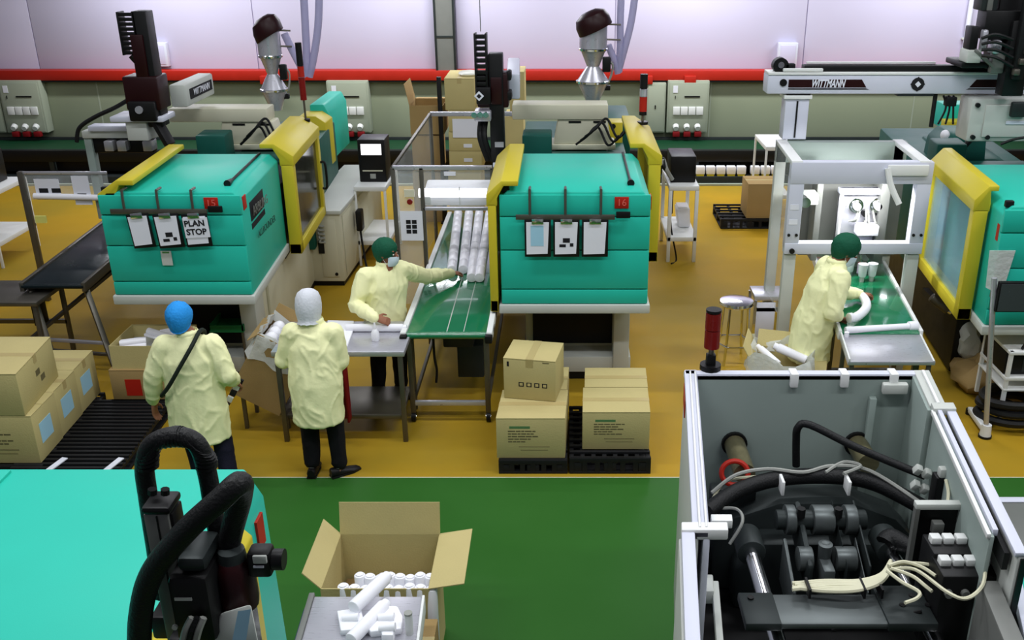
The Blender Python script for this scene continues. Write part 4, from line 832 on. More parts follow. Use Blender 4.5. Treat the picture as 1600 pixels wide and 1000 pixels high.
# the moulding tool held in the frame
et = thing('mould_tool', 'bright steel mould tool with cylinders seen inside the white frame', 'tool', gy(1344, 385, 9.1)); o = Vector(et.location)
xa, xb, zt = gy(1308, 340, 9.1).x - o.x, gy(1380, 340, 9.1).x - o.x, gy(0, 294, 9.1).z - o.z
G().box(xa, xb, .0, .05, .0, zt).build('back_plate', M['steel'], et, .006); G().box(xa - .01, xb + .01, -.06, .06, zt - .05, zt).build('top_flange', M['bwhite'], et, .006)
for x in (xa, xb - .02): G().box(x, x + .02, -.08, .04, .06, zt - .05).build('side_bar', M['pvc'], et, .006)
for x in (-.1, .1):
    G().lathe([(.03, -.02), (.05, -.02), (.055, 0), (.07, 0), (.07, .06)], (x, -.05, zt - .16), 18, Matrix.Rotation(R(-90), 3, 'X')).build('suction_ring', M['chrome'], et); G().cyl((x, -.10, zt - .16), (x, .0, zt - .16), .035, n=14).build('cylinder', M['pvc'], et)
G().cyl((0, -.05, zt - .24), (0, .0, zt - .24), .035, n=14).build('port', M['black'], et); G().cyl((.13, -.05, zt - .25), (.13, .0, zt - .25), .022, n=12).build('port', M['black'], et)
G().box(-.09, .11, -.16, -.02, zt - .43, zt - .33).build('gripper_block', M['pvc'], et, .008)
for i, x in enumerate((-.15, -.12, .0, .04, .13)): G().tube([(x, -.03, zt - .32), (x * .7, -.09, zt - .28 - .01 * i), (x * .5, -.04, zt - .2)], .010, 6).build('air_tube', M['gcable'], et)
G().prism([(-.0, 0), (-.16, .0), (-.12, .03), (0, .1)], xa, xb, 'x').build('lower_tray', M['bwhite'], et, .006); G().box(xa, xb, -.02, .05, -.08, .0).build('lower_block', M['dgrey'], et, .006)
for x in (-.18, .12): G().cyl((x, -.04, .05), (x, -.04, .13), .025, n=10).build('clamp', M['dgrey'], et)
G().box(-.05, .05, .05, .38, .1, zt - .08).build('carrier_arm', M['alu'], et, .008)
lp = bpy.data.lights.new('frame_work_lamp', 'AREA'); lp.shape = 'RECTANGLE'; lp.size = .7; lp.size_y = .08; lp.energy = 16; lo = bpy.data.objects.new('frame_work_lamp', lp); lo.location = (2.72, 8.74, 1.88); lo.rotation_euler = (R(28), 0, 0); COL.objects.link(lo)
# gantry robot beam over the frame
Yg = 9.5
p = gy(1198, 147, Yg); gb = thing('gantry_beam', 'long white gantry beam with maroon name plates at the upper right', 'gantry', p); o = Vector(gb.location)
zt = gy(0, 117, Yg).z - p.z; XE = 3.9
G().box(0, XE, 0, .22, 0, zt).build('beam', M['bwhite'], gb, .012); G().box(.0, XE, -.01, .2, zt, zt + .025).build('top_rail', M['white'], gb, .004)
G().box(.35, XE, .03, .17, zt + .025, zt + .08).build('energy_chain', M['black'], gb, .006); G().box(.14, .52, -.01, .03, zt + .03, zt + .06).build('cable_cover', M['white'], gb, .006); G().box(.4, 1.65, .17, .2, zt + .08, zt + .10).build('chain_rail', M['white'], gb, .004)
G().cyl((.12, .02, zt + .08), (.12, .12, zt + .08), .075, n=20).build('pulley', M['black'], gb); G().cyl((.12, .01, zt + .09), (.12, .02, zt + .09), .03, n=12).build('pulley_hub', M['chrome'], gb); G().box(.16, .26, .02, .1, zt + .04, zt + .1).build('motor', M['black'], gb, .01)
G().cyl((.15, -.01, zt * .6), (.15, .0, zt * .6), .035, n=16).build('end_knob', M['black'], gb)
def plate(xa, xb, sl0, sl1, txt):
    pl_ = G().prism([(xa + sl0, zt * .35), (xb + sl1, zt * .35), (xb, zt * .76), (xa, zt * .76)] if sl0 == 0 else [(xa - sl0, zt * .35), (xb, zt * .35), (xb, zt * .76), (xa, zt * .76)], -.004, 0).build('name_plate', M['dred'], gb)
    G().prism([(xa - (sl0 and sl0 + .03), zt * .24), (xb + (sl1 and sl1 + .03), zt * .24), (xb + sl1, zt * .30), (xa - sl0, zt * .30)], -.004, 0).build('name_stripe', M['bink'], gb)
    return pl_
q = lambda px: gy(px, 130, Yg).x - o.x
pl1 = plate(q(1232), q(1346), 0, .05, ''); text('plate_lettering', 'WITTMANN', .10, M['paper'], pl1, face_front((q(1269) + q(1318)) / 2, -.006, zt * .54), shear=.3, width=.32, bold=.003)
pl2 = plate(q(1525), q(1660), .06, 0, ''); text('plate_lettering', 'WITTMANN', .10, M['paper'], pl2, face_front(q(1620), -.006, zt * .54), shear=.3, width=.32, bold=.003)
e = G().lathe([(.001, 0), (.062, 0), (.062, .006), (.001, .006)], (q(1434), 0, zt * .52), 20, Matrix.Rotation(R(90), 3, 'X')).build('emblem', M['bink'], gb); G().obox((q(1434), -.004, zt * .52), (.10, .006, .10), (0, R(45), 0)).build('emblem_diamond', M['bink'], gb)
G().obox((q(1434), -.012, zt * .52), (.04, .008, .04), (0, R(45), 0)).build('emblem_mark', M['paper'], gb)
zc = gy(0, 222, 9.4).z - p.z
c0, c1 = gy(1226, 185, Yg).x - o.x, gy(1263, 185, Yg).x - o.x
G().box(c0 - .02, c1 + .02, .0, .22, -.05, -.012).build('column_flange', M['white'], gb, .004); G().box(c0, c1, .02, .2, zc, -.05).build('column', M['bwhite'], gb, .006); G().box((c0 + c1) / 2 - .008, (c0 + c1) / 2 + .008, .012, .03, zc + .02, -.07).build('column_slot', M['black'], gb); G().box(c0, c1, .0, .2, -.012, .0).build('column_pad', M['black'], gb)
G().box(q(1405), q(1462), .0, .1, -.02, 0).build('under_rail', M['dgrey'], gb); G().cyl((q(1468), .06, 0), (q(1468), .06, gy(0, 200, Yg).z - p.z), .022, n=8).build('hanging_cable', M['rubber'], gb)
for i in range(3): G().tube([(q(1480 + 8 * i), .05, -.02), (q(1486 + 6 * i), .04, -.14), (q(1478 + 12 * i), .05, -.3)], .010, 6).build('cable', M['black'], gb)
G().box(q(1483), q(1500), .0, .08, -.12, -.03).build('sensor', M['black'], gb, .01)
sp = thing('robot_base_panel', 'large grey robot base casting below the gantry beam at the right edge', 'panel', gy(1508, 222, 9.35)); o2 = Vector(sp.location)
ww = gy(1640, 190, 9.35).x - o2.x; h = gy(0, 154, 9.35).z - o2.z
G().box(0, ww, 0, .3, 0, h).build('casting', M['lgrey'], sp, .03); G().box(.14, ww, -.02, 0, .05, h - .06).build('raised_face', M['lgrey'], sp, .015); G().box(.35, ww, -.03, -.02, h * .42, h * .5).build('rib', M['bwhite'], sp, .01)
for x, z in ((.06, h - .06), (.06, .05), (.2, .05), (.5, h - .06)): G().cyl((x, -.03, z), (x, 0, z), .022, n=10).build('bolt', M['black'], sp)
G().box(.36, .52, -.08, -.02, h * .6, h * .95).build('cable_gland', M['dgrey'], sp, .02); G().tube([(.30, -.1, .0), (.42, -.14, .06), (.6, -.12, .08)], .014, 6).build('cable', M['rubber'], sp)
Yr = 9.3
p = gy(1560, 112, Yr); r3 = thing('takeout_robot', 'black gantry robot head with cables at the upper right corner', 'robot', p); o = Vector(r3.location)
def BX(name, m, x0, y0, x1, y1, d0, d1, bev=.012): return G().box(gy(x0, 70, Yr).x - o.x, gy(x1, 70, Yr).x - o.x, d0, d1, gy(0, y1, Yr).z - o.z, gy(0, y0, Yr).z - o.z).build(name, M[m], r3, bev)
BX('saddle', 'black', 1503, 96, 1600, 105, -.06, .35); BX('motor_block', 'black', 1508, 40, 1521, 76, -.1, .06); BX('motor_flange', 'lgrey', 1506, 76, 1528, 96, -.12, .08)
BX('upright', 'black', 1552, -40, 1600, 110, .0, .2); BX('upright_cover', 'dgrey', 1520, -40, 1545, 16, -.06, .14); BX('upright_plate', 'alu', 1528, -40, 1536, 18, -.08, -.06, .004); BX('head_block', 'black', 1526, 15, 1580, 60, -.12, .1)
BX('piston', 'steel', 1524, 44, 1533, 78, -.14, -.06, .02); BX('gear_head', 'steel', 1540, 60, 1556, 82, -.16, -.02, .03); BX('link_plate', 'alu', 1546, 80, 1566, 112, -.12, -.04); BX('lower_column', 'black', 1566, 30, 1600, 146, -.16, .0); BX('chain_casing', 'rubber', 1574, -40, 1592, 120, -.22, -.14, .02)
G().bar(gy(1522, 78, Yr - .1) - o, gy(1552, 104, Yr - .1) - o, .05, .03).build('lever', M['alu'], r3, .004)
for i in range(4): G().tube([gy(1534, 60 + 9 * i, Yr - .2) - o, gy(1556, 54 + 12 * i, Yr - .26) - o, gy(1582, 62 + 14 * i, Yr - .22) - o], .016, 6).build('cable', M['rubber'], r3)
for i in range(3): BX('bracket', 'dsteel', 1584 - 6 * i, 70 + 16 * i, 1594 - 6 * i, 80 + 16 * i, -.26, -.2)
# dark parts between the frame and the third machine
t = thing('rear_cover', 'turquoise and yellow rear cover seen under the gantry beam', 'machine cover', gy(1478, 206, 11.5)); o2 = Vector(t.location)
G().box(.02, .5, .2, .5, 0, gy(0, 168, 11.5).z - o2.z).build('cover_shell', M['teal'], t, .02); G().box(0, .5, 0, .2, 0, gy(0, 190, 11.5).z - o2.z).build('yellow_panel', M['yellow'], t, .01)
t = thing('rear_motor', 'dark teal pump housing between the white frame and the right machine', 'machine cover', gy(1500, 262, 10.6)); o2 = Vector(t.location)
G().prism([(-.24, -.2), (-.2, .25), (-.1, .36), (.25, .36), (.3, -.2)], 0, .6).build('housing', M['dteal'], t, .04); G().ell((-.16, .15, .33), (.05, .06, .06), 12, 8).build('plastic_cap', M['pvc'], t); G().tube([(.1, -.03, .36), (.0, -.1, .3), (-.1, -.04, .1)], .03, 8).build('hose', M['rubber'], t); G().box(-.2, .24, .05, .5, -1.6, 0).build('pump_base', M['black'], t, .02)
# right conveyor
rc = thing('belt_conveyor', 'green belt conveyor under the white frame at the right', 'conveyor', (2.70, 7.62, 0)); kc = .13
G(kc).box(-.33, .33, 0, 2.3, .83, .868).build('belt', M['belt'], rc, .012); G(kc).cyl((-.33, 0, .849), (.33, 0, .849), .02, n=12).build('nose_roller', M['belt'], rc)
for s in (-1, 1): G(kc).box(s * .345 - .015, s * .345 + .015, -.02, 2.3, .80, .885).build('side_rail', M['white'], rc, .005)
for s in (-1, 1):
    for y in (.6, 2.1): G(kc).box(s * .3 - .02, s * .3 + .02, y - .02, y + .02, 0, .8).build('leg', M['dsteel'], rc, .003)
G(kc).box(-.3, .3, .58, .62, .2, .24).build('cross_bar', M['dsteel'], rc)
cup = thing('white_cup', 'x', 'moulded part', (0, 0, 0)); G().lathe([(.028, 0), (.032, .01), (.040, .10), (.042, .11), (.036, .108), (.026, .02), (.001, .015)], n=18).build('cup_body', M['pvc'], cup); G().lathe([(.018, -.05), (.020, 0.0), (.026, .004)], n=14, mx=None).build('stem', M['lgrey'], cup)
for i, (px, py, lab) in enumerate(((1327, 424, 'left front'), (1347, 432, 'middle front'), (1362, 431, 'right front'), (1337, 408, 'left rear'), (1352, 406, 'right rear'))):
    c_ = cup if i == 0 else copy_tree(cup); q_ = gz(px, py, .92); c_.location = (q_.x, q_.y, .92); c_.scale = (1.15,) * 3; tag(c_, 'small white moulded cup standing %s on the right conveyor' % lab, 'moulded part', 'white cups on the right conveyor')
ts = thing('steel_table', 'bright steel table at the end of the right conveyor', 'table', (2.62, 7.05, 0))
G(.14).box(-.35, .35, 0, .56, .815, .85).build('tabletop', M['steel'], ts, .006); G(.14).box(-.345, -.33, 0, .75, .85, .875).build('edge_strip', M['white'], ts, .003); G(.14).box(.33, .345, 0, .56, .85, .856).build('edge_strip', M['white'], ts, .002)
for x in (-.31, .31):
    for y in (.04, .5): G(.14).box(x - .018, x + .018, y - .018, y + .018, 0, .815).build('leg', M['dsteel'], ts, .003)
G(.14).box(-.3, .3, .48, .52, .3, .34).build('brace', M['dsteel'], ts); G(.14).box(.2, .25, .1, .14, .0, .81).build('inner_leg', M['dsteel'], ts)
t = thing('white_rod', 'white rod with flared end lying on the right steel table', 'moulded part', gz(1372, 522, .85)); a_ = gz(1320, 522, .85) - Vector(t.location); b_ = gz(1422, 516, .85) - Vector(t.location)
up = Vector((0, 0, .035)); G().tube([a_ + up, b_ + up], .03, 14, smooth=False).build('rod_body', M['pvc'], t, .006); d_ = (b_ - a_).normalized(); G().tube([b_ + up - d_ * .02, b_ + up + d_ * .06], .045, 14, smooth=False).build('flared_end', M['pvc'], t, .006)
G().cyl(a_ + Vector((0, -.05, .0)), a_ + Vector((0, -.05, .04)), .02, n=10).build('stub', M['pvc'], t)
# tangle below the third machine, trolley with monitor, hose coil
tg_ = thing('clutter_pile', 'pile of crumpled kraft bags and hoses under the right machine', 'bags', (gz(1500, 575).x, 8.45, 0))
g = G()
for c_, r_ in (((0, -.1, .12), (.24, .3, .16)), ((.12, .2, .16), (.22, .25, .2)), ((.16, -.42, .08), (.16, .2, .10))): g.ell(c_, r_, 16, 10)
for v in g.bm.verts: v.co += Vector((noise.noise(v.co * 9), noise.noise(v.co * 9 + Vector((5, 0, 0))), noise.noise(v.co * 9 + Vector((0, 7, 0))))) * .07; v.co.z = max(v.co.z, .004)
g.build('kraft_bag', M['carton2'], tg_); g = G().ell((-.05, .1, .38), (.1, .12, .2), 14, 9)
for v in g.bm.verts: v.co += Vector((noise.noise(v.co * 12), noise.noise(v.co * 12 + Vector((5, 0, 0))), 0)) * .06
g.build('clear_bag', M['bag'], tg_)
for i in range(6): G().tube([(-.1 + .07 * i, .3, .1 + .03 * i), (-.14 + .08 * i, .16 + .05 * (i % 2), .5), (-.06 + .06 * i, .4, .85)], .02 + .006 * (i % 3), 8).build('hose', M['rubber'] if i % 3 else M['gcable'], tg_)
fl = thing('steel_flask', 'steel cylinder tilted under the right machine door', 'cylinder', gz(1474, 480, .75)); fl.location.y = 8.6; G().cyl((-.08, 0, .06), (.08, -.04, -.06), .045, n=14).build('body', M['dsteel'], fl, .008); G().cyl((.08, -.04, -.06), (.11, -.045, -.08), .025, n=12).build('neck', M['chrome'], fl); G().box(-.06, .0, .04, .3, -.02, .04).build('bracket', M['black'], fl)
tr = thing('monitor_trolley', 'trolley with thin steel pole, shelves and black monitor at the right edge', 'trolley', (3.62, 7.35, 0))
G().tube([(0, 0, .06), (-.16, 0, 1.45)], .022, 10, smooth=False).build('pole', M['steel'], tr); G().cyl((0, 0, .0), (0, 0, .12), .05, .04, 14).build('foot_boot', M['white'], tr); G().cyl((0, 0, 0), (0, 0, .02), .056, n=14).build('foot_pad', M['black'], tr)
G().bar((0, .03, .06), (.03, .42, .05), .05, .05).build('foot_bar', M['white'], tr, .008); G().cyl((.03, .42, 0), (.03, .42, .05), .035, n=12).build('castor', M['black'], tr)
for z0, z1 in ((.70, .73), (.46, .49), (.36, .38)): G().box(.16, .7, .15, .7, z0, z1).build('shelf', M['white'], tr, .004)
for x, y in ((.18, .17), (.68, .17), (.18, .68), (.68, .68)): G().box(x - .015, x + .015, y - .015, y + .015, .1, .73).build('shelf_post', M['white'], tr)
G().box(-.13, .38, -.05, .0, 1.17, 1.43).build('monitor_case', M['black'], tr, .012); G().box(-.115, .365, -.055, -.048, 1.185, 1.415).build('monitor_screen', mat('dim_grey_screen', (62, 68, 70), .25), tr); G().box(-.16, .1, .0, .03, 1.28, 1.34).build('monitor_arm', M['dsteel'], tr)
G().tube([(.3, .05, 1.2), (.31, .1, 1.0), (.28, .2, .74)], .014, 6).build('cable', M['black'], tr)
dv = thing('dark_equipment', 'black controller with square front plate on the trolley shelf at the right', 'equipment', (4.05, 7.78, .492)); G().box(-.27, .25, -.22, .22, 0, .20).build('housing', M['black'], dv, .012); G().box(-.12, .08, -.226, -.22, .03, .17).build('front_plate', M['dgrey'], dv, .006); G().box(-.08, .04, -.23, -.226, .06, .14).build('dial_plate', M['black'], dv, .01)
hc = thing('hose_coil', 'black hose coiled on the yellow floor by the trolley', 'hose', (4.0, 7.62, 0))
pts = []
for i in range(46): a_ = i * .42; pts.append((.33 * math.cos(a_) * (1 + .06 * math.sin(i)), .24 * math.sin(a_) * (1 + .05 * math.cos(i * 1.3)), .045 + .0055 * i))
G().tube(pts, .038, 8, sub=3).build('coil', M['rubber'], hc); G().tube([(.2, .1, .28), (.26, .2, .4), (.3, .3, .38)], .036, 8).build('loose_end', M['rubber'], hc); G().box(-.02, .06, -.26, -.2, .0, .31).build('tie', M['gcable'], hc, .01)
# ================================================================ FOREGROUND RIGHT: open grey clamp housing
RZ = 1.80
fg = thing('open_machine', 'grey open-topped machine housing with dark toggle clamp, lower right', 'machine', (1.31, 4.82, 0)); kk = .10
def O(px, py, z): return gz(px, py, z) - Vector((1.31, 4.82, 0))
def OY(px, py, Y): return gy(px, py, Y) - Vector((1.31, 4.82, 0))
hw = .635
G().box(-hw, hw, -.02, .0, .35, RZ).build('back_wall', M['midgrey'], fg); G().box(-.646, .70, -.02, .035, RZ - .03, RZ + .012).build('back_rim', M['bwhite'], fg, .008)
for px in (1242, 1321, 1398):
    q_ = O(px, 590, RZ); G().box(q_.x - .022, q_.x + .022, -.045, .04, RZ - .06, RZ + .022).build('rim_clip', M['white'], fg, .006)
kl, kr = .094, .14
G(kl).box(-.642, -.618, -1.5, .04, .35, RZ).build('left_outer_panel', M['lgrey'], fg, .008)
G(kl).box(-.646, -.576, -1.5, .04, RZ - .02, RZ + .012).build('left_rim', M['bwhite'], fg, .006)
for x in (-.615, -.588): G(kl).box(x - .005, x + .005, -1.48, .0, RZ + .012, RZ + .024).build('left_rim_lip', M['white'], fg, .003)
G(kl).box(-.600, -.572, -1.5, .0, .9, RZ - .02).build('left_inner_wall', M['bwhite'], fg, .006)
G(kl).box(-.690, -.50, -1.50, -1.44, RZ - .03, RZ + .02).build('rim_bracket', M['white'], fg, .006); G(kl).box(-.56, -.47, -1.36, -1.31, RZ - .07, RZ - .03).build('latch_tab', M['white'], fg, .004)
G(kl).box(-.69, -.635, -2.6, -1.49, RZ - .03, RZ + .01).build('left_front_rim', M['bwhite'], fg, .006); G(kl).box(-.70, -.66, -2.6, -1.50, .35, RZ - .02).build('left_front_panel', M['lgrey'], fg, .006)
G(kl).box(-.648, -.641, -.26, -.04, RZ - .13, RZ - .03).build('number_plate', M['red'], fg)
G(kl).box(-.535, -.505, -2.6, -1.3, RZ - .42, RZ - .38).build('slide_rail', M['lgrey'], fg, .006); G(kl).box(-.61, -.53, -1.40, -1.28, RZ - .43, RZ - .36).build('slide_block', M['lgrey'], fg, .008)
# right wall: inner rail, outer rail, step
G(kr).box(.60, .64, -.42, .0, .5, RZ).build('right_inner_wall', M['midgrey'], fg, .004); G(kr).box(.615, .70, -.40, .03, RZ - .012, RZ + .014).build('right_rim', M['lgrey'], fg, .004); G(kr).box(.65, .666, -.40, .0, RZ + .012, RZ + .03).build('right_rim_lip', M['white'], fg, .003)
G(kr).box(.62, .735, -.46, -.39, RZ - .01, RZ + .03).build('step_plate', M['lgrey'], fg, .004)
G(kr).box(.625, .645, -1.52, -.44, .5, RZ - .0).build('inner_panel', M['midgrey'], fg, .004)
G(kr).box(.612, .630, -1.52, -.44, RZ - .01, RZ + .014).build('inner_panel_rim', M['white'], fg, .003); G(kr).box(.640, .662, -1.50, -.44, RZ - .01, RZ + .022).build('inner_panel_rim', M['bwhite'], fg, .003)
G(kr).box(.70, .73, -1.65, -.42, .35, RZ).build('sliding_door', M['lgrey'], fg, .006); G(kr).box(.688, .735, -1.65, -.42, RZ - .005, RZ + .016).build('door_rim', M['bwhite'], fg, .004); G(kr).box(.665, .688, -1.6, -.44, RZ - .1, RZ - .02).build('rail_gap', M['black'], fg)
G(kr).box(.712, .737, -1.66, -1.64, .4, RZ - .01).build('door_edge_seal', M['black'], fg)
G(kk).box(hw - .26, hw - .22, -.06, -.02, .6, RZ - .12).build('back_pillar', M['midgrey'], fg, .006); G(kk).box(hw - .2, hw - .06, -.07, -.02, RZ - .09, RZ - .03).build('corner_block', M['lgrey'], fg, .01)
G(kk).box(-hw, hw - .05, -2.1, .0, .55, .75).build('sump', M['black'], fg)
G(kr).box(.60, .68, -2.4, -1.56, .4, 1.62).build('lower_side_wall', M['alu'], fg, .01)
for px, r_, y1_ in ((1147, .058, 738), (1338, .058, 722)):
    q0 = OY(px, 692, 4.79); q1 = (q0.x + .002, -.36 if px < 1200 else -.26, q0.z); G().cyl(q0, q1, r_, n=20).build('bronze_sleeve', M['gold'], fg); G().lathe([(r_ - .006, 0), (r_ + .014, 0), (r_ + .014, .02), (r_ - .006, .02)], q0, 20, Matrix.Rotation(R(90), 3, 'X')).build('sleeve_collar', M['black'], fg)
q0 = O(1147, 752, 1.36); G().tube([q0 + Vector((.07 * math.cos(R(18 * i)), .03 * math.sin(R(18 * i)), .05 + .055 * math.sin(R(18 * i)))) for i in range(20)], .014, 8, smooth=False, close=True).build('red_ring', M['red'], fg); G().box(q0.x - .12, q0.x + .12, q0.y - .02, q0.y + .06, .8, 1.32).build('ring_block', M['dgrey'], fg, .01)
G().tube([OY(1244, 728, 4.62), OY(1244, 690, 4.62), OY(1247, 668, 4.60), OY(1266, 664, 4.58), OY(1340, 700, 4.45), OY(1446, 744, 4.25)], .021, 10, sub=5).build('bent_pipe', M['rubber'], fg)
for i in range(4):
    q_ = OY(1434 - 4 * (i // 2) + 14 * (i % 2), 734 + 24 * (i // 2) + 6 * (i % 2), 4.22); G().obox(q_, (.035, .04, .045), (R(20), R(25), 0)).build('pipe_fitting', M['lgrey'], fg, .006)
# dark castings: platen, arch hose, toggle links, tie bars, crosshead beam
pl_ = [O(px, py, 1.30) for px, py in ((1120, 830), (1150, 790), (1215, 765), (1300, 755), (1380, 765), (1450, 800), (1470, 830))]
q0 = O(1295, 770, 1.3)
G().prism([(-.52, .75), (.55, .75), (.55, 1.08), (.44, 1.2), (.2, 1.30), (-.18, 1.30), (-.44, 1.2), (-.52, 1.08)], q0.y - .10, q0.y + .10).build('rear_platen', M['dgrey'], fg, .03)
G().prism([(-.42, .75), (.46, .75), (.46, 1.0), (.34, 1.16), (-.3, 1.16), (-.42, 1.0)], q0.y - .26, q0.y - .10).build('platen_web', M['dgrey'], fg, .03)
G().tube([O(1105, 800, 1.38), O(1150, 768, 1.40), O(1215, 748, 1.42), O(1300, 744, 1.42), O(1370, 756, 1.40), O(1455, 800, 1.36)], .042, 12).build('thick_hose', M['rubber'], fg)
for px, py in ((1222, 748), (1325, 748)): q_ = O(px, py, 1.46); G().box(q_.x - .008, q_.x + .008, q_.y - .045, q_.y + .04, q_.z - .075, q_.z + .006).build('hose_strap', M['white'], fg, .004)
G().tube([O(1112, 770, 1.4), O(1150, 742, 1.46), O(1200, 733, 1.47), O(1255, 738, 1.47), O(1300, 728, 1.47), O(1360, 736, 1.46), O(1445, 790, 1.4)], .010, 6).build('cable', M['gcable'], fg); G().tube([O(1110, 786, 1.36), O(1135, 752, 1.42), O(1190, 744, 1.44)], .008, 6).build('cable', M['wire'], fg); G().tube([O(1290, 738, 1.46), O(1318, 722, 1.48), O(1345, 728, 1.48), O(1318, 740, 1.48)], .009, 6).build('cable', M['gcable'], fg); G().tube([O(1112, 796, 1.36), O(1150, 795, 1.4), O(1160, 815, 1.4), O(1140, 850, 1.3)], .008, 6).build('cable', M['gcable'], fg)
def X_cyl(name, m, px0, px1, py, z, r): p0, p1 = O(px0, py, z), O(px1, py, z); return G().cyl((p0.x, p0.y, z), (p1.x, p0.y, z), r, n=22).build(name, M[m], fg, .006)
for px0, px1 in ((1226, 1241), (1268, 1300), (1318, 1336)): X_cyl('toggle_pin', 'pin', px0, px1, 812, 1.34, .075)
X_cyl('toggle_shaft', 'dgrey', 1212, 1352, 812, 1.34, .05)
for px0, px1 in ((1243, 1266), (1302, 1317), (1338, 1350)): p0, p1 = O(px0, 800, 1.36), O(px1, 860, 1.28); G().hexa([(p0.x, p1.y - .1, 1.10), (p1.x, p1.y - .1, 1.10), (p1.x, p0.y + .05, 1.2), (p0.x, p0.y + .05, 1.2), (p0.x, p1.y - .1, 1.26), (p1.x, p1.y - .1, 1.26), (p1.x, p0.y + .05, 1.40), (p0.x, p0.y + .05, 1.40)]).build('toggle_link', M['dgrey'], fg, .02)
for px0, px1 in ((1246, 1268), (1304, 1336)): X_cyl('toggle_pin', 'pin', px0, px1, 873, 1.24, .06)
for px0, px1 in ((1222, 1242), (1336, 1352)): p0, p1 = O(px0, 850, 1.26), O(px1, 910, 1.2); G().hexa([(p0.x, p1.y - .05, 1.0), (p1.x, p1.y - .05, 1.0), (p1.x, p0.y, 1.05), (p0.x, p0.y, 1.05), (p0.x, p1.y - .05, 1.18), (p1.x, p1.y - .05, 1.18), (p1.x, p0.y, 1.3), (p0.x, p0.y, 1.3)]).build('toggle_link', M['pin'], fg, .02)
q_ = O(1289, 858, 1.3); G().lathe([(.012, -.05), (.03, -.05), (.035, .03), (.02, .035), (.012, .03)], q_, 14).build('grease_cap', M['pin'], fg); G().box(q_.x - .03, q_.x + .03, q_.y - .12, q_.y + .02, 1.05, 1.26).build('crosshead_block', M['pin'], fg, .015)
for px in (1252, 1310): q_ = O(px, 797, 1.42); G().cyl((q_.x, q_.y, 1.38), (q_.x, q_.y, 1.43), .022, n=6).build('bolt', M['black'], fg)
for pxa, pxb in ((1170, 1192), (1385, 1440)):
    a_, b_ = O(pxa, 850, 1.26), O(pxb, 1010, 1.26); b_.z = 1.26; x_ = a_.x
    G().cyl((x_, a_.y, 1.26), (x_ - (.0), -2.2, 1.26), .036, n=20).build('tie_bar', M['chrome'], fg); G().cyl((x_, a_.y + .08, 1.26), (x_, a_.y - .08, 1.26), .07, n=20).build('tie_bar_nut', M['dgrey'], fg, .008)
    for j in (-1, 0, 1): G().cyl((x_ + j * .014, a_.y - .09, 1.291 - abs(j) * .005), (x_ + j * .014, -2.2, 1.291 - abs(j) * .005), .005, n=6).build('bar_groove', M['black'] if j == 0 else M['chrome'], fg)
a_, b_ = O(1154, 928, 1.36), O(1462, 975, 1.36)
G().box(a_.x, b_.x, b_.y, a_.y, 1.33, 1.36).build('crosshead_beam', M['pin'], fg, .008); G().box(a_.x - .004, a_.x + .15, b_.y - .006, a_.y + .006, 1.325, 1.366).build('beam_clamp', M['dgrey'], fg, .008); G().box(b_.x - .2, b_.x + .01, b_.y - .01, a_.y + .05, 1.325, 1.37).build('beam_clamp', M['dgrey'], fg, .008)
for px, py in ((1173, 933), (1410, 945), (1450, 945), (1425, 930)): q_ = O(px, py, 1.372); G().cyl((q_.x, q_.y, 1.355), (q_.x, q_.y, 1.374), .014, n=10).build('bolt', M['black'], fg)
g = G()
for i in range(7): g.tube([O(1238 + (i % 3) * 4, 912 + i % 4 * 3, 1.40), O(1290, 908 + i * 2.6, 1.41), O(1340, 908 + i * 2.4, 1.42), O(1376, 898 + i * 2, 1.43), O(1392, 876 + i * 2, 1.44)], .010, 6)
g.build('cable_bundle', M['wire'], fg)
for px in (1262, 1347, 1374): q_ = O(px, 914, 1.42); G().box(q_.x - .005, q_.x + .005, q_.y - .05, q_.y + .04, 1.385, 1.432).build('cable_tie', M['black'], fg)
for i, pts_ in enumerate((((1388, 886), (1420, 880), (1455, 883), (1466, 890)), ((1390, 890), (1430, 890), (1480, 925), (1510, 935), (1535, 915), (1540, 880)), ((1386, 892), (1410, 910), (1436, 925), (1432, 935), (1414, 942)), ((1392, 888), (1425, 900), (1445, 915), (1456, 924)), ((1388, 884), (1412, 878), (1440, 886), (1462, 900)))): G().tube([O(x, y, 1.52 + .004 * i + (.10 if x > 1470 else 0)) for x, y in pts_], .008, 6).build('cable', M['wire'], fg)
q_ = O(1385, 850, 1.32); G().tube([O(1385, 850, 1.32), O(1395, 842, 1.34), O(1430, 858, 1.34), O(1450, 862, 1.34)], .035, 12, rs=[.055, .05, .032, .03]).build('hydraulic_elbow', M['rubber'], fg)
# valve bank on the right of the bay
q0 = O(1430, 786, 1.68); q1 = O(1506, 786, 1.68)
G().box(q0.x, q1.x, q0.y - .02, q0.y + .02, 1.655, 1.685).build('bracket_top', M['lgrey'], fg, .004); G().box(q0.x, q0.x + .02, q0.y - .02, q0.y + .01, 1.25, 1.66).build('bracket_leg', M['alu'], fg); G().box(q0.x + .02, q1.x - .02, q0.y + .0, q0.y + .02, 1.2, 1.655).build('bracket_back', M['black'], fg)
for row, (py, px0, n, z, wd) in enumerate(((838, 1448, 3, 1.62, .20), (872, 1462, 4, 1.60, .235))):
    q_ = O(px0, py, z); G().box(q_.x, q_.x + wd, q_.y - .10, q_.y + .05, 1.12, z - .02).build('valve_block', M['black'], fg, .008)
    for i in range(n): G().box(q_.x + .012 + i * .055, q_.x + .058 + i * .055, q_.y - .03, q_.y + .015, z - .03, z + .01).build('connector', M['white'], fg, .006)
    for i in range(3): G().cyl((q_.x + .03 + i * .07, q_.y - .10, z - .1), (q_.x + .03 + i * .07, q_.y - .12, z - .1), .018, n=10).build('solenoid_nut', M['alu'], fg)
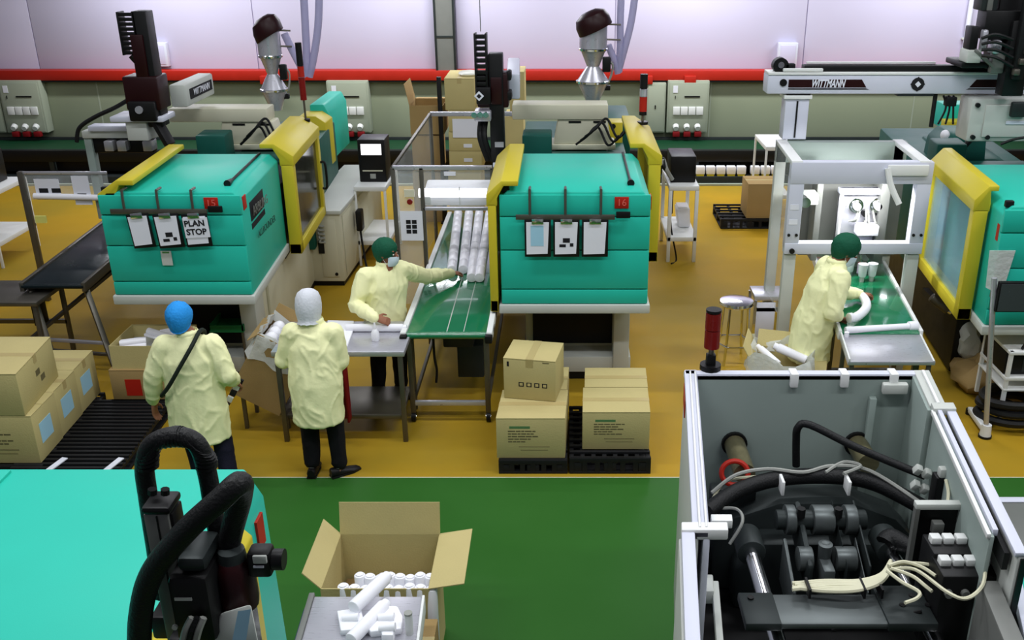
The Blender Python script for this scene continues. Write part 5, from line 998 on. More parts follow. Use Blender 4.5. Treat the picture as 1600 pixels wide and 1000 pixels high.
for px, py, z in ((1464, 815, 1.60), (1472, 800, 1.60), (1448, 806, 1.58)): q_ = O(px, py, z); G().box(q_.x - .02, q_.x + .03, q_.y - .02, q_.y + .02, z - .06, z).build('relay', M['alu'], fg, .006)
q_ = O(1470, 735, 1.66); G().box(q_.x - .03, q_.x + .03, q_.y - .04, q_.y + .03, 1.3, 1.64).build('limit_switch', M['black'], fg, .01); G().box(q_.x - .02, q_.x + .04, q_.y - .045, q_.y + .0, 1.64, 1.69).build('switch_head', M['lgrey'], fg, .01); G().tube([O(1478, 750, 1.66), O(1482, 770, 1.64), O(1480, 790, 1.64)], .008, 6).build('cable', M['wire'], fg)
G().tube([O(1536, 850, 1.64), O(1532, 835, 1.64), O(1518, 828, 1.62)], .008, 6).build('cable', M['wire'], fg)
G().tube([O(1300, 985, 1.2), O(1380, 970, 1.3), O(1440, 955, 1.38)], .008, 6).build('cable', M['black'], fg)
q_ = gz(1110, 578, RZ + .01); tower('dark signal tower on the rear left corner of the grey open machine', (q_.x, q_.y + .01, RZ + .012), [(.11, 'tower_red'), (.10, 'tower_red'), (.02, 'black')], .13, .042); G().box(-.025, .025, -.025, .025, .0, .09).build('mount', M['black'], [o_ for o_ in bpy.data.objects if o_.get('label', '').startswith('dark signal tower')][0], .006)
# ---------------------------------------------------------------- foreground left: turquoise hood with robot
f2 = thing('moulding_machine', 'large bright turquoise machine hood in the lower left corner', 'machine', (-2.0, 3.5, 0)); x1_ = gz(384, 730, 2.0).x + 2.0; x2_ = gz(424, 748, 1.88).x + 2.0
f2p = [(-1.4, 1.0), (x2_ + .02, 1.0), (x2_, 1.87), (x1_ + .0, 2.0), (-1.4, 2.0)]
G().prism(f2p, -1.5, 0).build('hood', M['teal'], f2, .012); xl = gz(28, 728, 2.0).x + 2.0
G().box(-1.5, xl, -1.6, -.03, 1.99, 2.012).build('edge_strip', M['teal'], f2, .004)
G().box(x2_ - .004, x2_ + .012, -.16, -.08, 1.70, 1.84).build('number_plate', M['red'], f2)
G().box(-1.38, x2_ + .03, -1.5, .02, .92, 1.0).build('tray', M['lgrey'], f2, .01); G().box(-1.3, x2_ - .2, -1.5, -.3, 0, .92).build('bed', M['cream'], f2, .01)
ya = gz(392, 812, 2.0).y - 3.5
G().prism([(x1_ + .0, 1.99), (x1_ + .04, 2.03), (x2_ + .07, 1.93), (x2_ + .07, 1.0), (x2_ - .05, 1.0), (x2_ - .05, 1.86), (x1_ - .0, 1.97)], -1.5, ya).build('yellow_door', M['yellow'], f2, .008); G().box(x2_ + .07, x2_ + .078, -1.4, ya - .08, 1.1, 1.8).build('door_window', M['dglass'], f2)
Y4 = 2.25
r4 = thing('takeout_robot', 'black foreground robot with thick looping hoses over the turquoise hood', 'robot', gy(300, 960, Y4)); o4 = Vector(r4.location)
def P4(px, py, dy=0): return gy(px, py, Y4 + dy) - o4
c0 = P4(254, 770); c1 = P4(252, 1040)
G().box(P4(234, 785).x, P4(272, 785).x, -.05, .03, P4(0, 1050).z, P4(0, 788).z).build('column_profile', M['alu'], r4, .004); G().box(P4(254, 785).x, P4(256, 785).x, -.054, -.05, P4(0, 1050).z, P4(0, 790).z).build('profile_groove', M['black'], r4); G().box(P4(231, 776).x, P4(276, 776).x, -.055, .035, P4(0, 788).z, P4(0, 776).z).build('column_cap', M['black'], r4, .01); G().box(P4(268, 785).x, P4(277, 785).x, -.04, .028, P4(0, 1050).z, P4(0, 790).z).build('column_side', M['black'], r4, .004)
for px in (238, 258): G().cyl(P4(px, 772, -.02), P4(px, 764, -.02), .012, n=8).build('cap_bolt', M['black'], r4)
G().tube([P4(254, 930, .07), P4(244, 860, .07), P4(232, 780, .07), P4(226, 725, .07), P4(240, 692, .07), P4(275, 681, .07), P4(308, 694, .07), P4(324, 740, .07), P4(334, 800, .06), P4(344, 850, .05)], .026, 12).build('corrugated_hose', M['rubber'], r4)
g = G()
for i in range(26):
    t_ = i / 25; ang = math.pi * (1 - t_); c_ = P4(277 + 46 * math.cos(ang), 728 - 46 * math.sin(ang), .07); d_ = Vector((math.sin(ang), 0, math.cos(ang)))
    g.tube([c_ - d_ * .004, c_ + d_ * .004], .030, 12, smooth=False)
g.build('hose_rib', M['rubber'], r4)['kind'] = 'stuff'
G().tube([P4(218, 1040, -.12), P4(220, 960, -.12), P4(238, 895, -.12), P4(290, 830, -.12), P4(345, 780, -.11), P4(374, 755, -.08), P4(376, 775, -.02), P4(362, 830, .02), P4(352, 880, .02)], .032, 12, sub=8).build('thick_hose', M['rubber'], r4)
G().box(P4(286, 880).x, P4(348, 880).x, -.12, .06, P4(0, 962).z, P4(0, 862).z).build('drive_body', M['black'], r4, .02); G().box(P4(300, 880).x, P4(345, 880).x, -.1, .04, P4(0, 862).z, P4(0, 838).z).build('drive_cap', M['dgrey'], r4, .02); G().box(P4(296, 880).x, P4(322, 880).x, -.124, -.118, P4(0, 894).z, P4(0, 890).z).build('label_strip', M['lgrey'], r4)
for px in (298, 322): q_ = P4(px, 935); G().cyl((q_.x, -.125, q_.z), (q_.x, -.118, q_.z), .008, n=8).build('bolt', M['lgrey'], r4)
q_ = P4(368, 905); G().lathe([(.01, -.085), (.055, -.085), (.058, -.06), (.055, .05), (.04, .07), (.01, .075)], (q_.x, .0, q_.z), 20).build('maroon_cover', M['dred'], r4); G().lathe([(.01, .07), (.04, .07), (.036, .10), (.01, .105)], (q_.x, .0, q_.z), 16).build('cover_cap', M['dgrey'], r4)
G().box(P4(391, 880).x, P4(428, 880).x, -.03, .03, P4(0, 894).z, P4(0, 856).z).build('servo_motor', M['black'], r4, .012); G().box(P4(402, 880).x, P4(424, 880).x, -.034, -.02, P4(0, 870).z, P4(0, 858).z).build('motor_plate', M['lgrey'], r4, .004); G().box(P4(402, 880).x, P4(418, 880).x, -.034, -.029, P4(0, 876).z, P4(0, 873).z).build('motor_label', M['paper'], r4); q_ = P4(433, 874); G().cyl((q_.x - .01, 0, q_.z), (q_.x + .02, 0, q_.z), .03, n=12).build('motor_end', M['black'], r4)
G().hexa([P4(325, 1010, -.1), P4(405, 1010, -.1), P4(405, 1010, .12), P4(325, 1010, .12), P4(345, 958, -.08), P4(392, 944, -.08), P4(392, 944, .1), P4(345, 958, .1)]).build('beam_cover', M['lgrey'], r4, .008); G().box(P4(265, 880).x, P4(330, 880).x, -.1, .06, P4(0, 1010).z, P4(0, 962).z).build('rail_block', M['black'], r4, .015)
for i in range(3): G().tube([P4(300 + 9 * i, 965, -.14), P4(290 + 10 * i, 985, -.15), P4(284 + 10 * i, 1010, -.15)], .010, 6).build('cable', M['gcable'] if i != 1 else M['rubber'], r4)
q_ = P4(380, 975, -.13); G().hexa([P4(362, 1005, -.14), P4(384, 1005, -.14), P4(384, 1005, -.135), P4(362, 1005, -.135), P4(372, 955, -.12), P4(392, 952, -.12), P4(392, 952, -.115), P4(372, 955, -.115)]).build('blue_label', M['bpaper'], r4); G().box(P4(215, 880).x, P4(280, 880).x, -.0, .1, P4(0, 1000).z, P4(0, 965).z).build('hose_clamp', M['black'], r4, .01)
# foreground carton, steel table and white mouldings
bx = gz(610, 838, .70); cx_ = bx.x - .005
fc = open_carton('open carton with raised flaps filled with white rods on the green aisle', (cx_, 4.65, 0), .60, .52, .70, 0, flaps=((0, 14, .20), (1, 80, .20), (3, 42, .14)), m='carton')
rd = thing('white_rod', 'x', 'moulded part', (0, 0, 0)); G().tube([(0, 0, -.34), (0, 0, 0)], .032, 16, smooth=False).build('rod_body', M['pvc'], rd, .006); G().cyl((0, 0, 0), (0, 0, .006), .022, n=14).build('end_face', M['pvc'], rd)
k_ = 0
for row, (py, n, pa, pb) in enumerate(((915, 9, 536, 674), (898, 8, 562, 672))):
    for i in range(n):
        c_ = rd if k_ == 0 else copy_tree(rd); k_ += 1; q_ = gz(pa + (pb - pa) * i / (n - 1), py, .70)
        c_.location = (q_.x, q_.y, .70 - .008 * ((i * 7 + row * 3) % 3)); c_.rotation_euler = (R(-4), R(2 * ((i * 5) % 3 - 1)), 0)
        tag(c_, '%s upright white rod from the left in the %s row of the foreground open carton' % (ORD[i], 'front' if row == 0 else 'rear'), 'moulded part', 'white rods in the %s row of the foreground carton' % ('front' if row == 0 else 'rear'))
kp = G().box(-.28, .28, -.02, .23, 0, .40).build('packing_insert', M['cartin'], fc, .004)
ft = thing('steel_table', 'foreground steel table with white mouldings, at the bottom edge', 'table', (-.98, 3.50, 0))
tl, tr_, bl = gz(512, 935, .8), gz(664, 935, .8), gz(488, 1000, .8)
G(-.05).box(-.30, .27, -.3, .70, .765, .80).build('tabletop', M['steel'], ft, .006); G(-.05).box(-.33, -.30, -.3, .72, .70, .81).build('edge_strip', M['alu'], ft, .004); G(-.05).box(.27, .285, -.3, .70, .70, .81).build('edge_strip', M['white'], ft, .004)
for x in (-.27, .24):
    for y in (-.26, .62): G(-.05).box(x - .02, x + .02, y - .02, y + .02, 0, .765).build('leg', M['dsteel'], ft)
bl_ = G(-.05).box(-.335, -.329, .35, .6, .74, .80).build('side_label', mat('navy_label', (34, 44, 84), .5), ft)
def lay_rod(lab, a, b, r, z):
    p0, p1 = gz(*a, z), gz(*b, z); t = thing('white_rod', lab, 'moulded part', p0); d_ = p1 - p0; G().tube([(0, 0, 0), d_], r, 14, smooth=False).build('rod_body', M['pvc'], t, .008); G().tube([d_, d_ * 1.08], r * .75, 14, smooth=False).build('spigot', M['pvc'], t); return t
lay_rod('long white rod leaning from the foreground table into the open carton', (552, 950), (602, 903), .038, .86); lay_rod('white rod lying diagonally across the foreground table', (548, 1000), (600, 946), .036, .84)
def flat(lab, pts, z0, h):
    c_ = gz(*pts[0], z0); t = thing('moulded_part', lab, 'moulded part', c_); G().prism([((gz(x, y, z0) - c_).x, (gz(x, y, z0) - c_).y) for x, y in pts], 0, h, 'z').build('shell', M['pvc'], t, .008); q_ = sum(((gz(x, y, z0) - c_) for x, y in pts), Vector()) / len(pts); G().cyl((q_.x - .04, q_.y, h), (q_.x + .04, q_.y, h + .01), .022, n=10).build('rib', M['pvc'], t); return t
flat('wide white moulding at the left of the foreground table', ((527, 962), (565, 957), (572, 990), (533, 994)), .80, .035); flat('white moulding with rounded end at the right of the foreground table', ((570, 985), (598, 955), (622, 956), (630, 972), (628, 992), (580, 997)), .80, .04); flat('small white moulding near the table edge at the bottom', ((596, 998), (606, 988), (618, 992), (616, 1010), (598, 1010)), .80, .07)
t = thing('clear_bottle', 'clear plastic tube standing at the right of the foreground table', 'tube', gz(640, 990, .8)); G().cyl((0, 0, 0), (0, 0, .12), .02, n=12).build('tube', M['bag'], t); G().cyl((0, 0, .12), (0, 0, .13), .021, n=12).build('cap', M['gcable'], t)
bc = carton('carton corner on the floor beside the lower left machine', (gz(452, 975, .62).x - .05, 3.75, 0), .25, .5, .62, 0, prints='', seam='x'); 
dk = carton('brown carton side standing right of the foreground table', (gz(676, 965, .5).x - .02, 4.15, 0), .12, .35, .55, 0, prints='', mats=('carton2',))
# right edge on the green aisle
ba = gz(1552, 778, .45); bb = gz(1552, 862, .45)
st = thing('steel_bench', 'low grey steel bench on the green aisle at the right edge', 'bench', (ba.x + .45, (ba.y + bb.y) / 2, 0)); hy = (ba.y - bb.y) / 2
G().box(-.5, .6, -hy, hy, .42, .45).build('top', M['alu'], st, .004); G().box(-.5, .6, -hy - .02, -hy, .38, .462).build('front_edge', M['white'], st, .004); G().box(-.5, .6, hy - .06, hy, .45, .458).build('rear_edge', M['bwhite'], st, .002)
for x in (-.45, .55):
    for y in (-hy + .04, hy - .04): G().box(x - .02, x + .02, y - .02, y + .02, 0, .42).build('leg', M['dsteel'], st)
ec = thing('machine_corner', 'white edged turquoise machine corner at the lower right edge', 'machine cover', gz(1582, 885, 1.5)); oe = Vector(ec.location)
d_ = gz(1604, 985, 1.5) - oe; d_ = d_ * 1.5
G().bar((0, 0, 0), d_, .04, .04).build('edge_bar', M['bwhite'], ec, .004); G().hexa([(.02, 0, -.8), (.5, 0, -.8), (d_.x + .5, d_.y, -.8), (d_.x + .02, d_.y, -.8), (.02, 0, -.01), (.5, 0, -.01), (d_.x + .5, d_.y, -.01), (d_.x + .02, d_.y, -.01)]).build('cover', M['teal'], ec, .01); G().hexa([(-.05, .0, -1.4), (.0, .0, -1.4), (d_.x, d_.y, -1.4), (d_.x - .05, d_.y, -1.4), (-.03, 0, -.05), (.01, 0, -.05), (d_.x + .01, d_.y, -.05), (d_.x - .03, d_.y, -.05)]).build('side_panel', M['black'], ec)
# ================================================================ PEOPLE
def remeshed(g, name, voxel, smooth=3, wr=0.0, wf=9.0, seed=0.0, grav=(1, 1, .45)):
    me = g.mesh(name, None); o = bpy.data.objects.new('tmp', me); COL.objects.link(o)
    md = o.modifiers.new('r', 'REMESH'); md.mode = 'VOXEL'; md.voxel_size = voxel; md.use_smooth_shade = True
    bpy.context.view_layer.update()
    m2 = bpy.data.meshes.new_from_object(o.evaluated_get(bpy.context.evaluated_depsgraph_get())); bpy.data.objects.remove(o); bpy.data.meshes.remove(me)
    bm = bmesh.new(); bm.from_mesh(m2)
    for _ in range(smooth): bmesh.ops.smooth_vert(bm, verts=bm.verts, factor=.5, use_axis_x=True, use_axis_y=True, use_axis_z=True)
    if wr:
        bm.normal_update()
        for v in bm.verts:
            p = Vector((v.co.x * grav[0], v.co.y * grav[1], v.co.z * grav[2])) * wf + Vector((seed, seed * 2, 0))
            q = p + Vector((noise.noise(p * .7), noise.noise(p * .7 + Vector((3, 1, 8))), noise.noise(p * .7 + Vector((9, 4, 2))))) * .9
            a = 1 - abs(noise.noise(q)) * 2; b = noise.noise(p * .45 + Vector((7, 7, 7)))
            v.co += v.normal * wr * (max(a, 0) ** 2.2 * 1.1 + b * .35)
    bm.to_mesh(m2); bm.free(); m2.name = name
    for p in m2.polygons: p.use_smooth = True
    return m2
def link(me, name, m, parent):
    me.materials.clear(); me.materials.append(m); o = bpy.data.objects.new(name, me); COL.objects.link(o); o.parent = parent; return o
def limb(g, pts, rs):
    g.tube(pts, 0, 12, rs=rs, smooth=False)
    for p, r in zip(pts, rs): g.ell(p, (r * .99,) * 3, 12, 8)
def hand(g, wr, d, up, side, curl=35, s=1.0):
    """palm, four bent fingers of unequal length and a thumb leaving the side of the palm; d points to the fingertips, up is the back of the hand"""
    d = Vector(d).normalized(); up = (Vector(up) - d * Vector(up).dot(d)).normalized(); x = d.cross(up).normalized() * side
    W_, P_ = .038 * s, .092 * s; wr = Vector(wr)
    def PT(a, b, c): return wr + x * a + d * b + up * c
    g.rings([[PT(w * math.cos(t), b, h * math.sin(t)) for t in [i * math.pi / 5 for i in range(10)]] for w, b, h in ((.026 * s, -.01, .020 * s), (.032 * s, .02 * s, .018 * s), (.040 * s, .055 * s, .016 * s), (.040 * s, P_, .013 * s))])
    for i, (fx, fl) in enumerate(((-.030, .066), (-.010, .076), (.010, .070), (.029, .054))):
        p = PT(fx * s, P_ - .006, 0); ang = R(8); pts = [p]; 
        for k, fr in enumerate((.45, .30, .25)):
            ang += R(curl) * (.6 if k == 0 else 1); dd = d * math.cos(ang) - up * math.sin(ang) + x * (fx * 1.2); p = p + dd * fl * s * fr; pts.append(p)
        limb(g, pts, [.0095 * s, .009 * s, .0085 * s, .0075 * s])
    p0 = PT(-.034 * s, .022 * s, -.004); p1 = PT(-.062 * s, .050 * s, -.014 * s); p2 = PT(-.066 * s, .078 * s, -.026 * s); limb(g, [p0, p1, p2], [.013 * s, .011 * s, .009 * s])
def person(label, loc, rz, J, head, hem, gw, cap, trouser='trousers', cap_m='capgreen', mask=True, seed=1.0, hands=None, collar=True):
    """J local joints: pelvis, chest, neck, sh_l/r, el_l/r, wr_l/r, hip_l/r, kn_l/r, an_l/r, toe angles; head=(centre, yaw, pitch)"""
    t = thing('person', label, 'person', loc, rz); V = {k: Vector(v) for k, v in J.items() if not k.startswith('toe')}
    hm = Matrix.Translation(head[0]) @ Euler((head[2], 0, head[1])).to_matrix().to_4x4()
    g = G(); sp = [V['pelvis'], V['pelvis'].lerp(V['chest'], .5), V['chest'], V['neck']]
    for c, (rx, ry) in zip(sp, ((.15, .11), (.14, .10), (.16, .11), (.07, .06))): g.ell(c, (rx, ry, .13 if rx > .1 else .09), 16, 9)
    g.rings([[c + Vector((rx * math.cos(a), ry * math.sin(a), 0)) for a in [j * math.pi / 8 for j in range(16)]] for c, rx, ry in ((sp[0], .15, .11), (sp[1], .14, .10), (sp[2], .165, .11), (sp[3], .06, .055))])
    limb(g, [V['neck'], hm @ Vector((0, -.02, -.07))], [.055, .05])
    g.mx = hm
    g.ell((0, 0, .02), (.074, .094, .100), 18, 12); g.ell((0, .028, -.055), (.054, .062, .062), 14, 9); g.ell((0, .058, -.092), (.028, .026, .022), 10, 7)
    g.prism([(.084, .02), (.118, -.022), (.112, -.034), (.082, -.034)], -.013, .013, 'x'); g.ell((0, .084, -.064), (.024, .012, .010), 10, 6); g.ell((0, .082, .03), (.055, .014, .012), 10, 6)
    for s in (-1, 1): g.ell((s * .076, -.004, -.012), (.010, .020, .032), 8, 7)
    g.mx = None
    for s in ('l', 'r'):
        limb(g, [V['sh_' + s], V['el_' + s], V['wr_' + s]], [.048, .037, .026]); limb(g, [V['chest'] + Vector((0, 0, .06)), V['sh_' + s]], [.07, .052])
        limb(g, [V['hip_' + s], V['kn_' + s], V['an_' + s]], [.080, .054, .036]); a = V['an_' + s]
        g.ell(a + Vector((0, .05, -.035)), (.036, .10, .03), 10, 7)
        hd = hands[s] if hands and s in hands else (V['wr_' + s] - V['el_' + s], (0, .3, 1) if s else 0, 35)
        hand(g, V['wr_' + s] + Vector(hd[0]).normalized() * .012, hd[0], hd[1], -1 if s == 'l' else 1, hd[2])
    link(remeshed(g, 'body', .0062, 2), 'body', M['skin'], t)
    for s in (-1, 1):
        e = G(); e.mx = hm; e.ell((s * .030, .083, -.002), (.013, .009, .009), 10, 7); eo = e.build('eye', M['eye'], t); e = G(); e.mx = hm; e.ell((s * .030, .0905, -.002), (.0058, .003, .0058), 8, 6); e.build('iris', M['bink'], eo)
        e = G(); e.mx = hm; e.obox((s * .031, .093, .022), (.034, .006, .006), (0, s * R(6), 0)); e.build('eyebrow', M['hair'], t)
    # trousers and shoes
    g = G(); g.ell(V['pelvis'] - Vector((0, 0, .03)), (.165, .12, .13), 14, 9)
    for s in ('l', 'r'):
        k = V['kn_' + s]; a = V['an_' + s]; limb(g, [V['hip_' + s], k, a + (k - a).normalized() * .03], [.098, .076, .062])
    link(remeshed(g, 'trousers', .014, 2, .007, 8, seed), 'trousers', M[trouser], t)
    for s in ('l', 'r'):
        a = V['an_' + s]; yw = J['toe_' + s][0]; g = G(); g.mx = Matrix.Translation((a.x, a.y, 0)) @ Matrix.Rotation(yw, 4, 'Z'); prof = ((-.085, .030, .085), (-.07, .038, .088), (-.02, .041, .085), (.04, .042, .062), (.10, .046, .048), (.15, .038, .038), (.175, .018, .022))
        g.rings([[(w * math.cos(q), y, max(.004, h * .5 + h * .5 * math.sin(q))) for q in [j * math.pi / 6 for j in range(12)]] for y, w, h in prof]); so = g.build('shoe', M['shoe'], t)
        g = G(); g.mx = Matrix.Translation((a.x, a.y, 0)) @ Matrix.Rotation(yw, 4, 'Z'); g.prism([(-.038, -.085), (.038, -.085), (.046, .10), (.02, .178), (-.02, .178), (-.044, .10)], 0, .016, 'z'); g.build('sole', M['rubber'], so)
        g = G(); g.mx = Matrix.Translation((a.x, a.y, 0)); g.lathe([(.040, .085), (.042, .115), (.036, .12)], (0, -.01, 0), 12); g.build('sock', M['gcable'], t)
    # gown: torso loft to the hem, sleeves to the cuffs, all one skin
    g = G(); n = 24; lv = []
    for f, c, rx, ry in gw: lv.append((Vector(c), rx, ry))
    g.rings([[c + Vector((rx * math.cos(2 * math.pi * j / n), ry * math.sin(2 * math.pi * j / n), 0)) for j in range(n)] for c, rx, ry in lv])
    for s in ('l', 'r'):
        S, E_, Wp = V['sh_' + s], V['el_' + s], V['wr_' + s]; d = (Wp - E_).normalized()
        limb(g, [V['chest'].lerp(V['neck'], .35), S], [.095, .082]); limb(g, [S, S.lerp(E_, .5), E_, E_.lerp(Wp, .5), Wp - d * .035], [.084, .080, .071, .066, .050]); limb(g, [Wp - d * .05, Wp - d * .005], [.043, .040])
    g.tube([lv[-1][0] - Vector((0, 0, .02)), lv[-1][0] + Vector((0, .01, .035))], 0, 16, rs=[.088, .070], smooth=False)
    link(remeshed(g, 'gown', .0115, 3, .0085, 8, seed, (1.3, 1.3, .7)), 'gown', M['gown'], t)
    if collar:
        c = lv[-1][0]; g = G(); g.mx = Matrix.Translation(c); g.lathe([(.080, -.01), (.084, .03), (.076, .045), (.072, .03), (.074, -.01)], n=18); g.build('collar', M['gown'], t, .004)
    # head cover
    g = G(); rg = []
    if cap == 'net':
        for i in range(15):
            a = R(90 - i * 9.4); cr = max(math.cos(a), .03)
            rg.append([Vector((.098 * cr * math.cos(q), -.012 + .120 * cr * math.sin(q), .034 + .108 * math.sin(a) - (.035 if math.sin(q) < 0 else 0) * abs(math.sin(q)) * max(0, -math.sin(a)) * 2)) for q in [j * 2 * math.pi / 36 for j in range(36)]])
        rg.append([Vector((p.x * .9, (p.y + .012) * .9 - .012, p.z + .006)) for p in rg[-1]])
        for r_i, r in enumerate(rg):
            for j, p in enumerate(r):
                m_ = .0 if r_i > 13 else 1; p += p.normalized() * m_ * (.006 * noise.noise(p * 34 + Vector((seed, 0, 0))) + .0035 * math.sin(j * 2.8) * (r_i / 14))
    else:
        prof = ((.004, .150), (.045, .143), (.080, .118), (.098, .075), (.104, .02), (.101, -.04), (.090, -.085), (.086, -.11), (.094, -.13), (.088, -.134))
        for r_i, (r, z) in enumerate(prof): rg.append([Vector((r * math.cos(q), -.008 + r * 1.13 * math.sin(q), z)) * (1 + (.02 * math.sin(j * 1.9) if r_i > 5 else .006 * math.sin(j * 1.3))) for j, q in enumerate([j * 2 * math.pi / 36 for j in range(36)])])
    cm = hm @ Matrix.Rotation(R(20 if mask else 3), 4, 'X'); g.mx = cm; g.rings(rg, cap=(cap != 'net')); co = g.build('hairnet' if cap == 'net' else 'hood', M[cap_m], t)
    if cap == 'net':
        g = G(); g.mx = cm; b = rg[-2]; g.tube([p * 1.0 for p in b[::2]], .006, 6, smooth=False, close=True); g.build('elastic_band', M[cap_m], co)
    if mask:
        g = G(); g.mx = hm; rg = []
        for i in range(7):
            z = .0 - .022 - i * .0155
            rg.append([Vector(((.062 + .004 * math.sin(i * .5)) * math.sin(q), .020 + (.098 - .0016 * (i - 2) ** 2) * math.cos(q) ** .8, z)) for q in [R(-78 + 156 * j / 12) for j in range(13)]] )
        rg2 = [r + [Vector((p.x * .93, p.y - .006, p.z)) for p in reversed(r)] for r in rg]
        g.rings(rg2); mk = g.build('mask', M['mask'], t)
        for s in (-1, 1):
            e = G(); e.mx = hm; e.tube([(s * .062, .035, -.035), (s * .078, .0, -.01), (s * .078, -.016, -.02), (s * .062, .03, -.1)], .002, 5); e.build('ear_loop', M['paper'], mk)
    return t
def wl(p, loc, rz, sc=1.0):
    d = Vector(p) - Vector(loc); c, s = math.cos(-rz), math.sin(-rz); return Vector((d.x * c - d.y * s, d.x * s + d.y * c, d.z)) / sc
def gownlv(hem, w0, d0, pel, ch, nk, wl_=.20, cw=.215):
    """levels from the hem up to the neck"""
    return [(0, (hem[0], hem[1], hem[2]), w0, d0), (0, (hem[0] * .6 + pel[0] * .4, hem[1] * .6 + pel[1] * .4, hem[2] * .6 + pel[2] * .4), w0 * .99, d0 * .98), (0, pel, wl_ * 1.05, .155), (0, (pel[0] * .5 + ch[0] * .5, pel[1] * .5 + ch[1] * .5, pel[2] * .5 + ch[2] * .5), wl_, .148), (0, ch, cw, .150), (0, (ch[0] * .5 + nk[0] * .5, ch[1] * .5 + nk[1] * .5, ch[2] * .5 + nk[2] * .5 + .02), cw * .72, .115), (0, nk, .085, .08)]
# --- worker with the blue hairnet, seen from behind
la = Vector((-2.74, 6.5, 0)); ra = R(4)
J = dict(pelvis=(0, 0, .86), chest=(0, .02, 1.18), neck=(0, .03, 1.34), sh_l=(-.175, .02, 1.27), sh_r=(.175, .02, 1.27), el_l=(-.30, .0, 1.02), el_r=(.265, -.03, 1.03), wr_l=(-.345, .05, .79), wr_r=(.265, .15, .90),
         hip_l=(-.09, 0, .84), hip_r=(.09, 0, .84), kn_l=(-.08, .03, .46), kn_r=(.15, .0, .46), an_l=(-.07, .05, .09), an_r=(.20, -.12, .09), toe_l=(R(6),), toe_r=(R(-14),))
pA = person('worker in pale yellow gown and bright blue hairnet, seen from behind with a dark strap', la, ra, J, ((-.045, .05, 1.475), R(4), R(-8)), .52, gownlv((0, -.01, .50), .225, .175, (0, 0, .86), (0, .02, 1.17), (0, .03, 1.35), .215, .22), 'net', 'navy', 'capblue', False, 1.3,
            hands=dict(l=((-.05, .05, -1), (-1, .2, 0), 16), r=((.1, .6, -.6), (.6, .2, .6), 40)))
pA.scale = (.965,) * 3
g = G(); st_ = [(.10, .03, 1.385), (.06, -.12, 1.31), (-.03, -.172, 1.17), (-.13, -.175, 1.02), (-.205, -.13, .93), (-.23, .0, .88), (-.17, .16, .92), (-.02, .19, 1.1), (.09, .14, 1.3)]
pts_ = [Vector(p) for p in st_]
g.tube(pts_, .016, 8, close=True)
for v in g.bm.verts: v.co.z = v.co.z
g.build('shoulder_strap', M['strap'], pA)
tg2 = thing('striped_tape', 'short black and white striped tape hanging from the right hand of the blue-capped worker', 'tape', la + Matrix.Rotation(ra, 3, 'Z') @ Vector((.275, .21, .80)))
tg2.scale = (1.5,) * 3
for i in range(5): G().obox((-.018 * i, -.01 * i, .02 - .028 * i), (.03, .012, .030), (0, R(30), 0)).build('stripe', M['bink'] if i % 2 == 0 else M['paper'], tg2)
# --- hooded worker
lb2 = Vector((-1.90, 6.74, 0)); rb2 = R(-3)
J = dict(pelvis=(0, -.01, .88), chest=(0, .05, 1.17), neck=(-.0, .08, 1.335), sh_l=(-.17, .05, 1.265), sh_r=(.155, .06, 1.265), el_l=(-.255, .04, 1.03), el_r=(.195, .05, 1.02), wr_l=(-.26, .27, 1.06), wr_r=(.14, .28, .98),
         hip_l=(-.09, 0, .85), hip_r=(.09, 0, .85), kn_l=(-.10, .03, .47), kn_r=(.11, .03, .47), an_l=(-.105, -.0, .09), an_r=(.125, .0, .09), toe_l=(R(4),), toe_r=(R(-52),))
pB = person('worker in pale yellow gown and grey white hood, standing at the sorting table', lb2, rb2, J, ((-.03, .10, 1.47), R(6), R(-16)), .56, gownlv((0, -.02, .53), .205, .18, (0, -.01, .88), (0, .05, 1.16), (0, .08, 1.34), .205, .215), 'hood', 'trousers', 'hood', False, 4.1,
       hands=dict(l=((-.1, 1, -.1), (-.3, .1, 1), 30), r=((-.1, 1, -.15), (.3, .1, 1), 30)))
pB.scale = (.955,) * 3
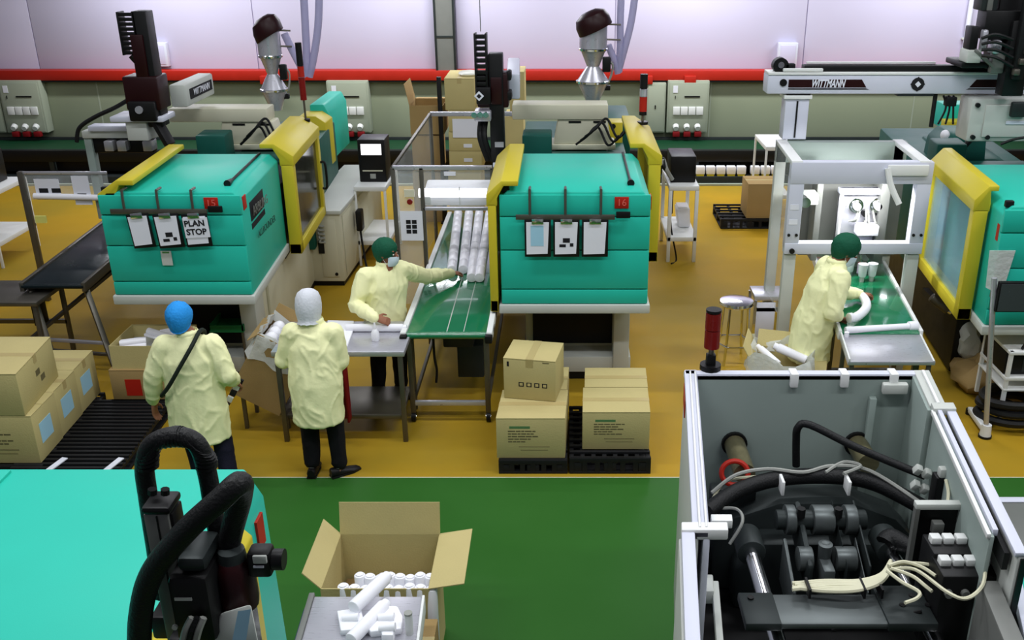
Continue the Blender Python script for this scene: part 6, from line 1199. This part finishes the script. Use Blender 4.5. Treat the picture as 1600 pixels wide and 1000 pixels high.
# --- masked worker reaching over the conveyor
lc2 = Vector((-1.60, 8.10, 0)); rc2 = R(-142)
hl = wl(gz(706, 427, .96), lc2, rc2, .955); hr = wl(gz(586, 497, .98), lc2, rc2, .955)
shl = Vector((-.175, .03, 1.29)); ell_ = shl.lerp(hl, .50) + Vector((.0, -.02, -.06))
J = dict(pelvis=(0, 0, .87), chest=(-.015, .03, 1.19), neck=(-.02, .04, 1.36), sh_l=shl, sh_r=(.17, .01, 1.29), el_l=ell_, el_r=(.30, .02, 1.04), wr_l=hl, wr_r=hr,
         hip_l=(-.09, 0, .84), hip_r=(.09, 0, .84), kn_l=(-.11, .03, .46), kn_r=(.12, .03, .46), an_l=(-.12, .0, .09), an_r=(.13, .0, .09), toe_l=(R(8),), toe_r=(R(-10),))
pC = person('worker with dark green hairnet and face mask reaching over the white rods', lc2, rc2, J, ((-.03, .07, 1.50), R(34), R(-4)), .62, gownlv((0, 0, .60), .205, .165, (0, 0, .87), (-.015, .03, 1.18), (-.02, .04, 1.37), .20, .215), 'net', 'trousers', 'capgreen', True, 7.7,
            hands=dict(l=(hl - ell_, (0, 0, 1), 26), r=((-.8, .5, -.3), (.2, .6, .6), 35)))
pC.scale = (.955,) * 3
g = G(); g.mx = Matrix.Translation((-.02, .122, 1.345)); g.prism([(-.035, .05), (.035, .05), (.0, -.10)], -.0, .012, 'y'); g.build('neck_opening', M['skin'], pC)
# --- worker at the right conveyor holding the curved pipe
ld = Vector((2.19, 7.86, 0)); rd_ = R(-84)
hl = wl(gz(1343, 459, .96), ld, rd_, 1.04); hr = wl(gz(1312, 494, .96), ld, rd_, 1.04)
J = dict(pelvis=(0, .0, .87), chest=(0, .08, 1.17), neck=(0, .14, 1.33), sh_l=(-.165, .12, 1.26), sh_r=(.165, .12, 1.26), el_l=(-.22, .10, 1.01), el_r=(.235, .06, 1.0), wr_l=hl, wr_r=hr,
         hip_l=(-.09, 0, .84), hip_r=(.09, 0, .84), kn_l=(-.10, .04, .46), kn_r=(.10, .03, .46), an_l=(-.11, .0, .09), an_r=(.11, .0, .09), toe_l=(R(6),), toe_r=(R(-8),))
pD = person('worker with dark green hairnet in profile holding a curved white pipe', ld, rd_, J, ((0, .215, 1.455), R(-6), R(-28)), .55, gownlv((0, -.02, .50), .20, .175, (0, .0, .87), (0, .08, 1.16), (0, .14, 1.34), .20, .21), 'net', 'trousers', 'capgreen', True, 2.9,
       hands=dict(l=(hl - Vector((-.22, .10, 1.01)), (-.3, 0, 1), 42), r=(hr - Vector((.235, .06, 1.0)), (.3, 0, 1), 42)))
pD.scale = (1.04,) * 3
cp = thing('curved_pipe', 'curved white pipe held in both hands by the right worker', 'moulded part', gz(1352, 482, .945)); o_ = Vector(cp.location)
G().tube([gz(x, y, .945) - o_ for x, y in ((1339, 458), (1350, 466), (1354, 478), (1347, 489), (1336, 496), (1329, 497))], .040, 14).build('pipe_body', M['pvc'], cp, .006)
G().tube([gz(x, y, .945) - o_ for x, y in ((1332, 496.5), (1326, 497.5))], .046, 14, smooth=False).build('socket_end', M['pvc'], cp, .006)
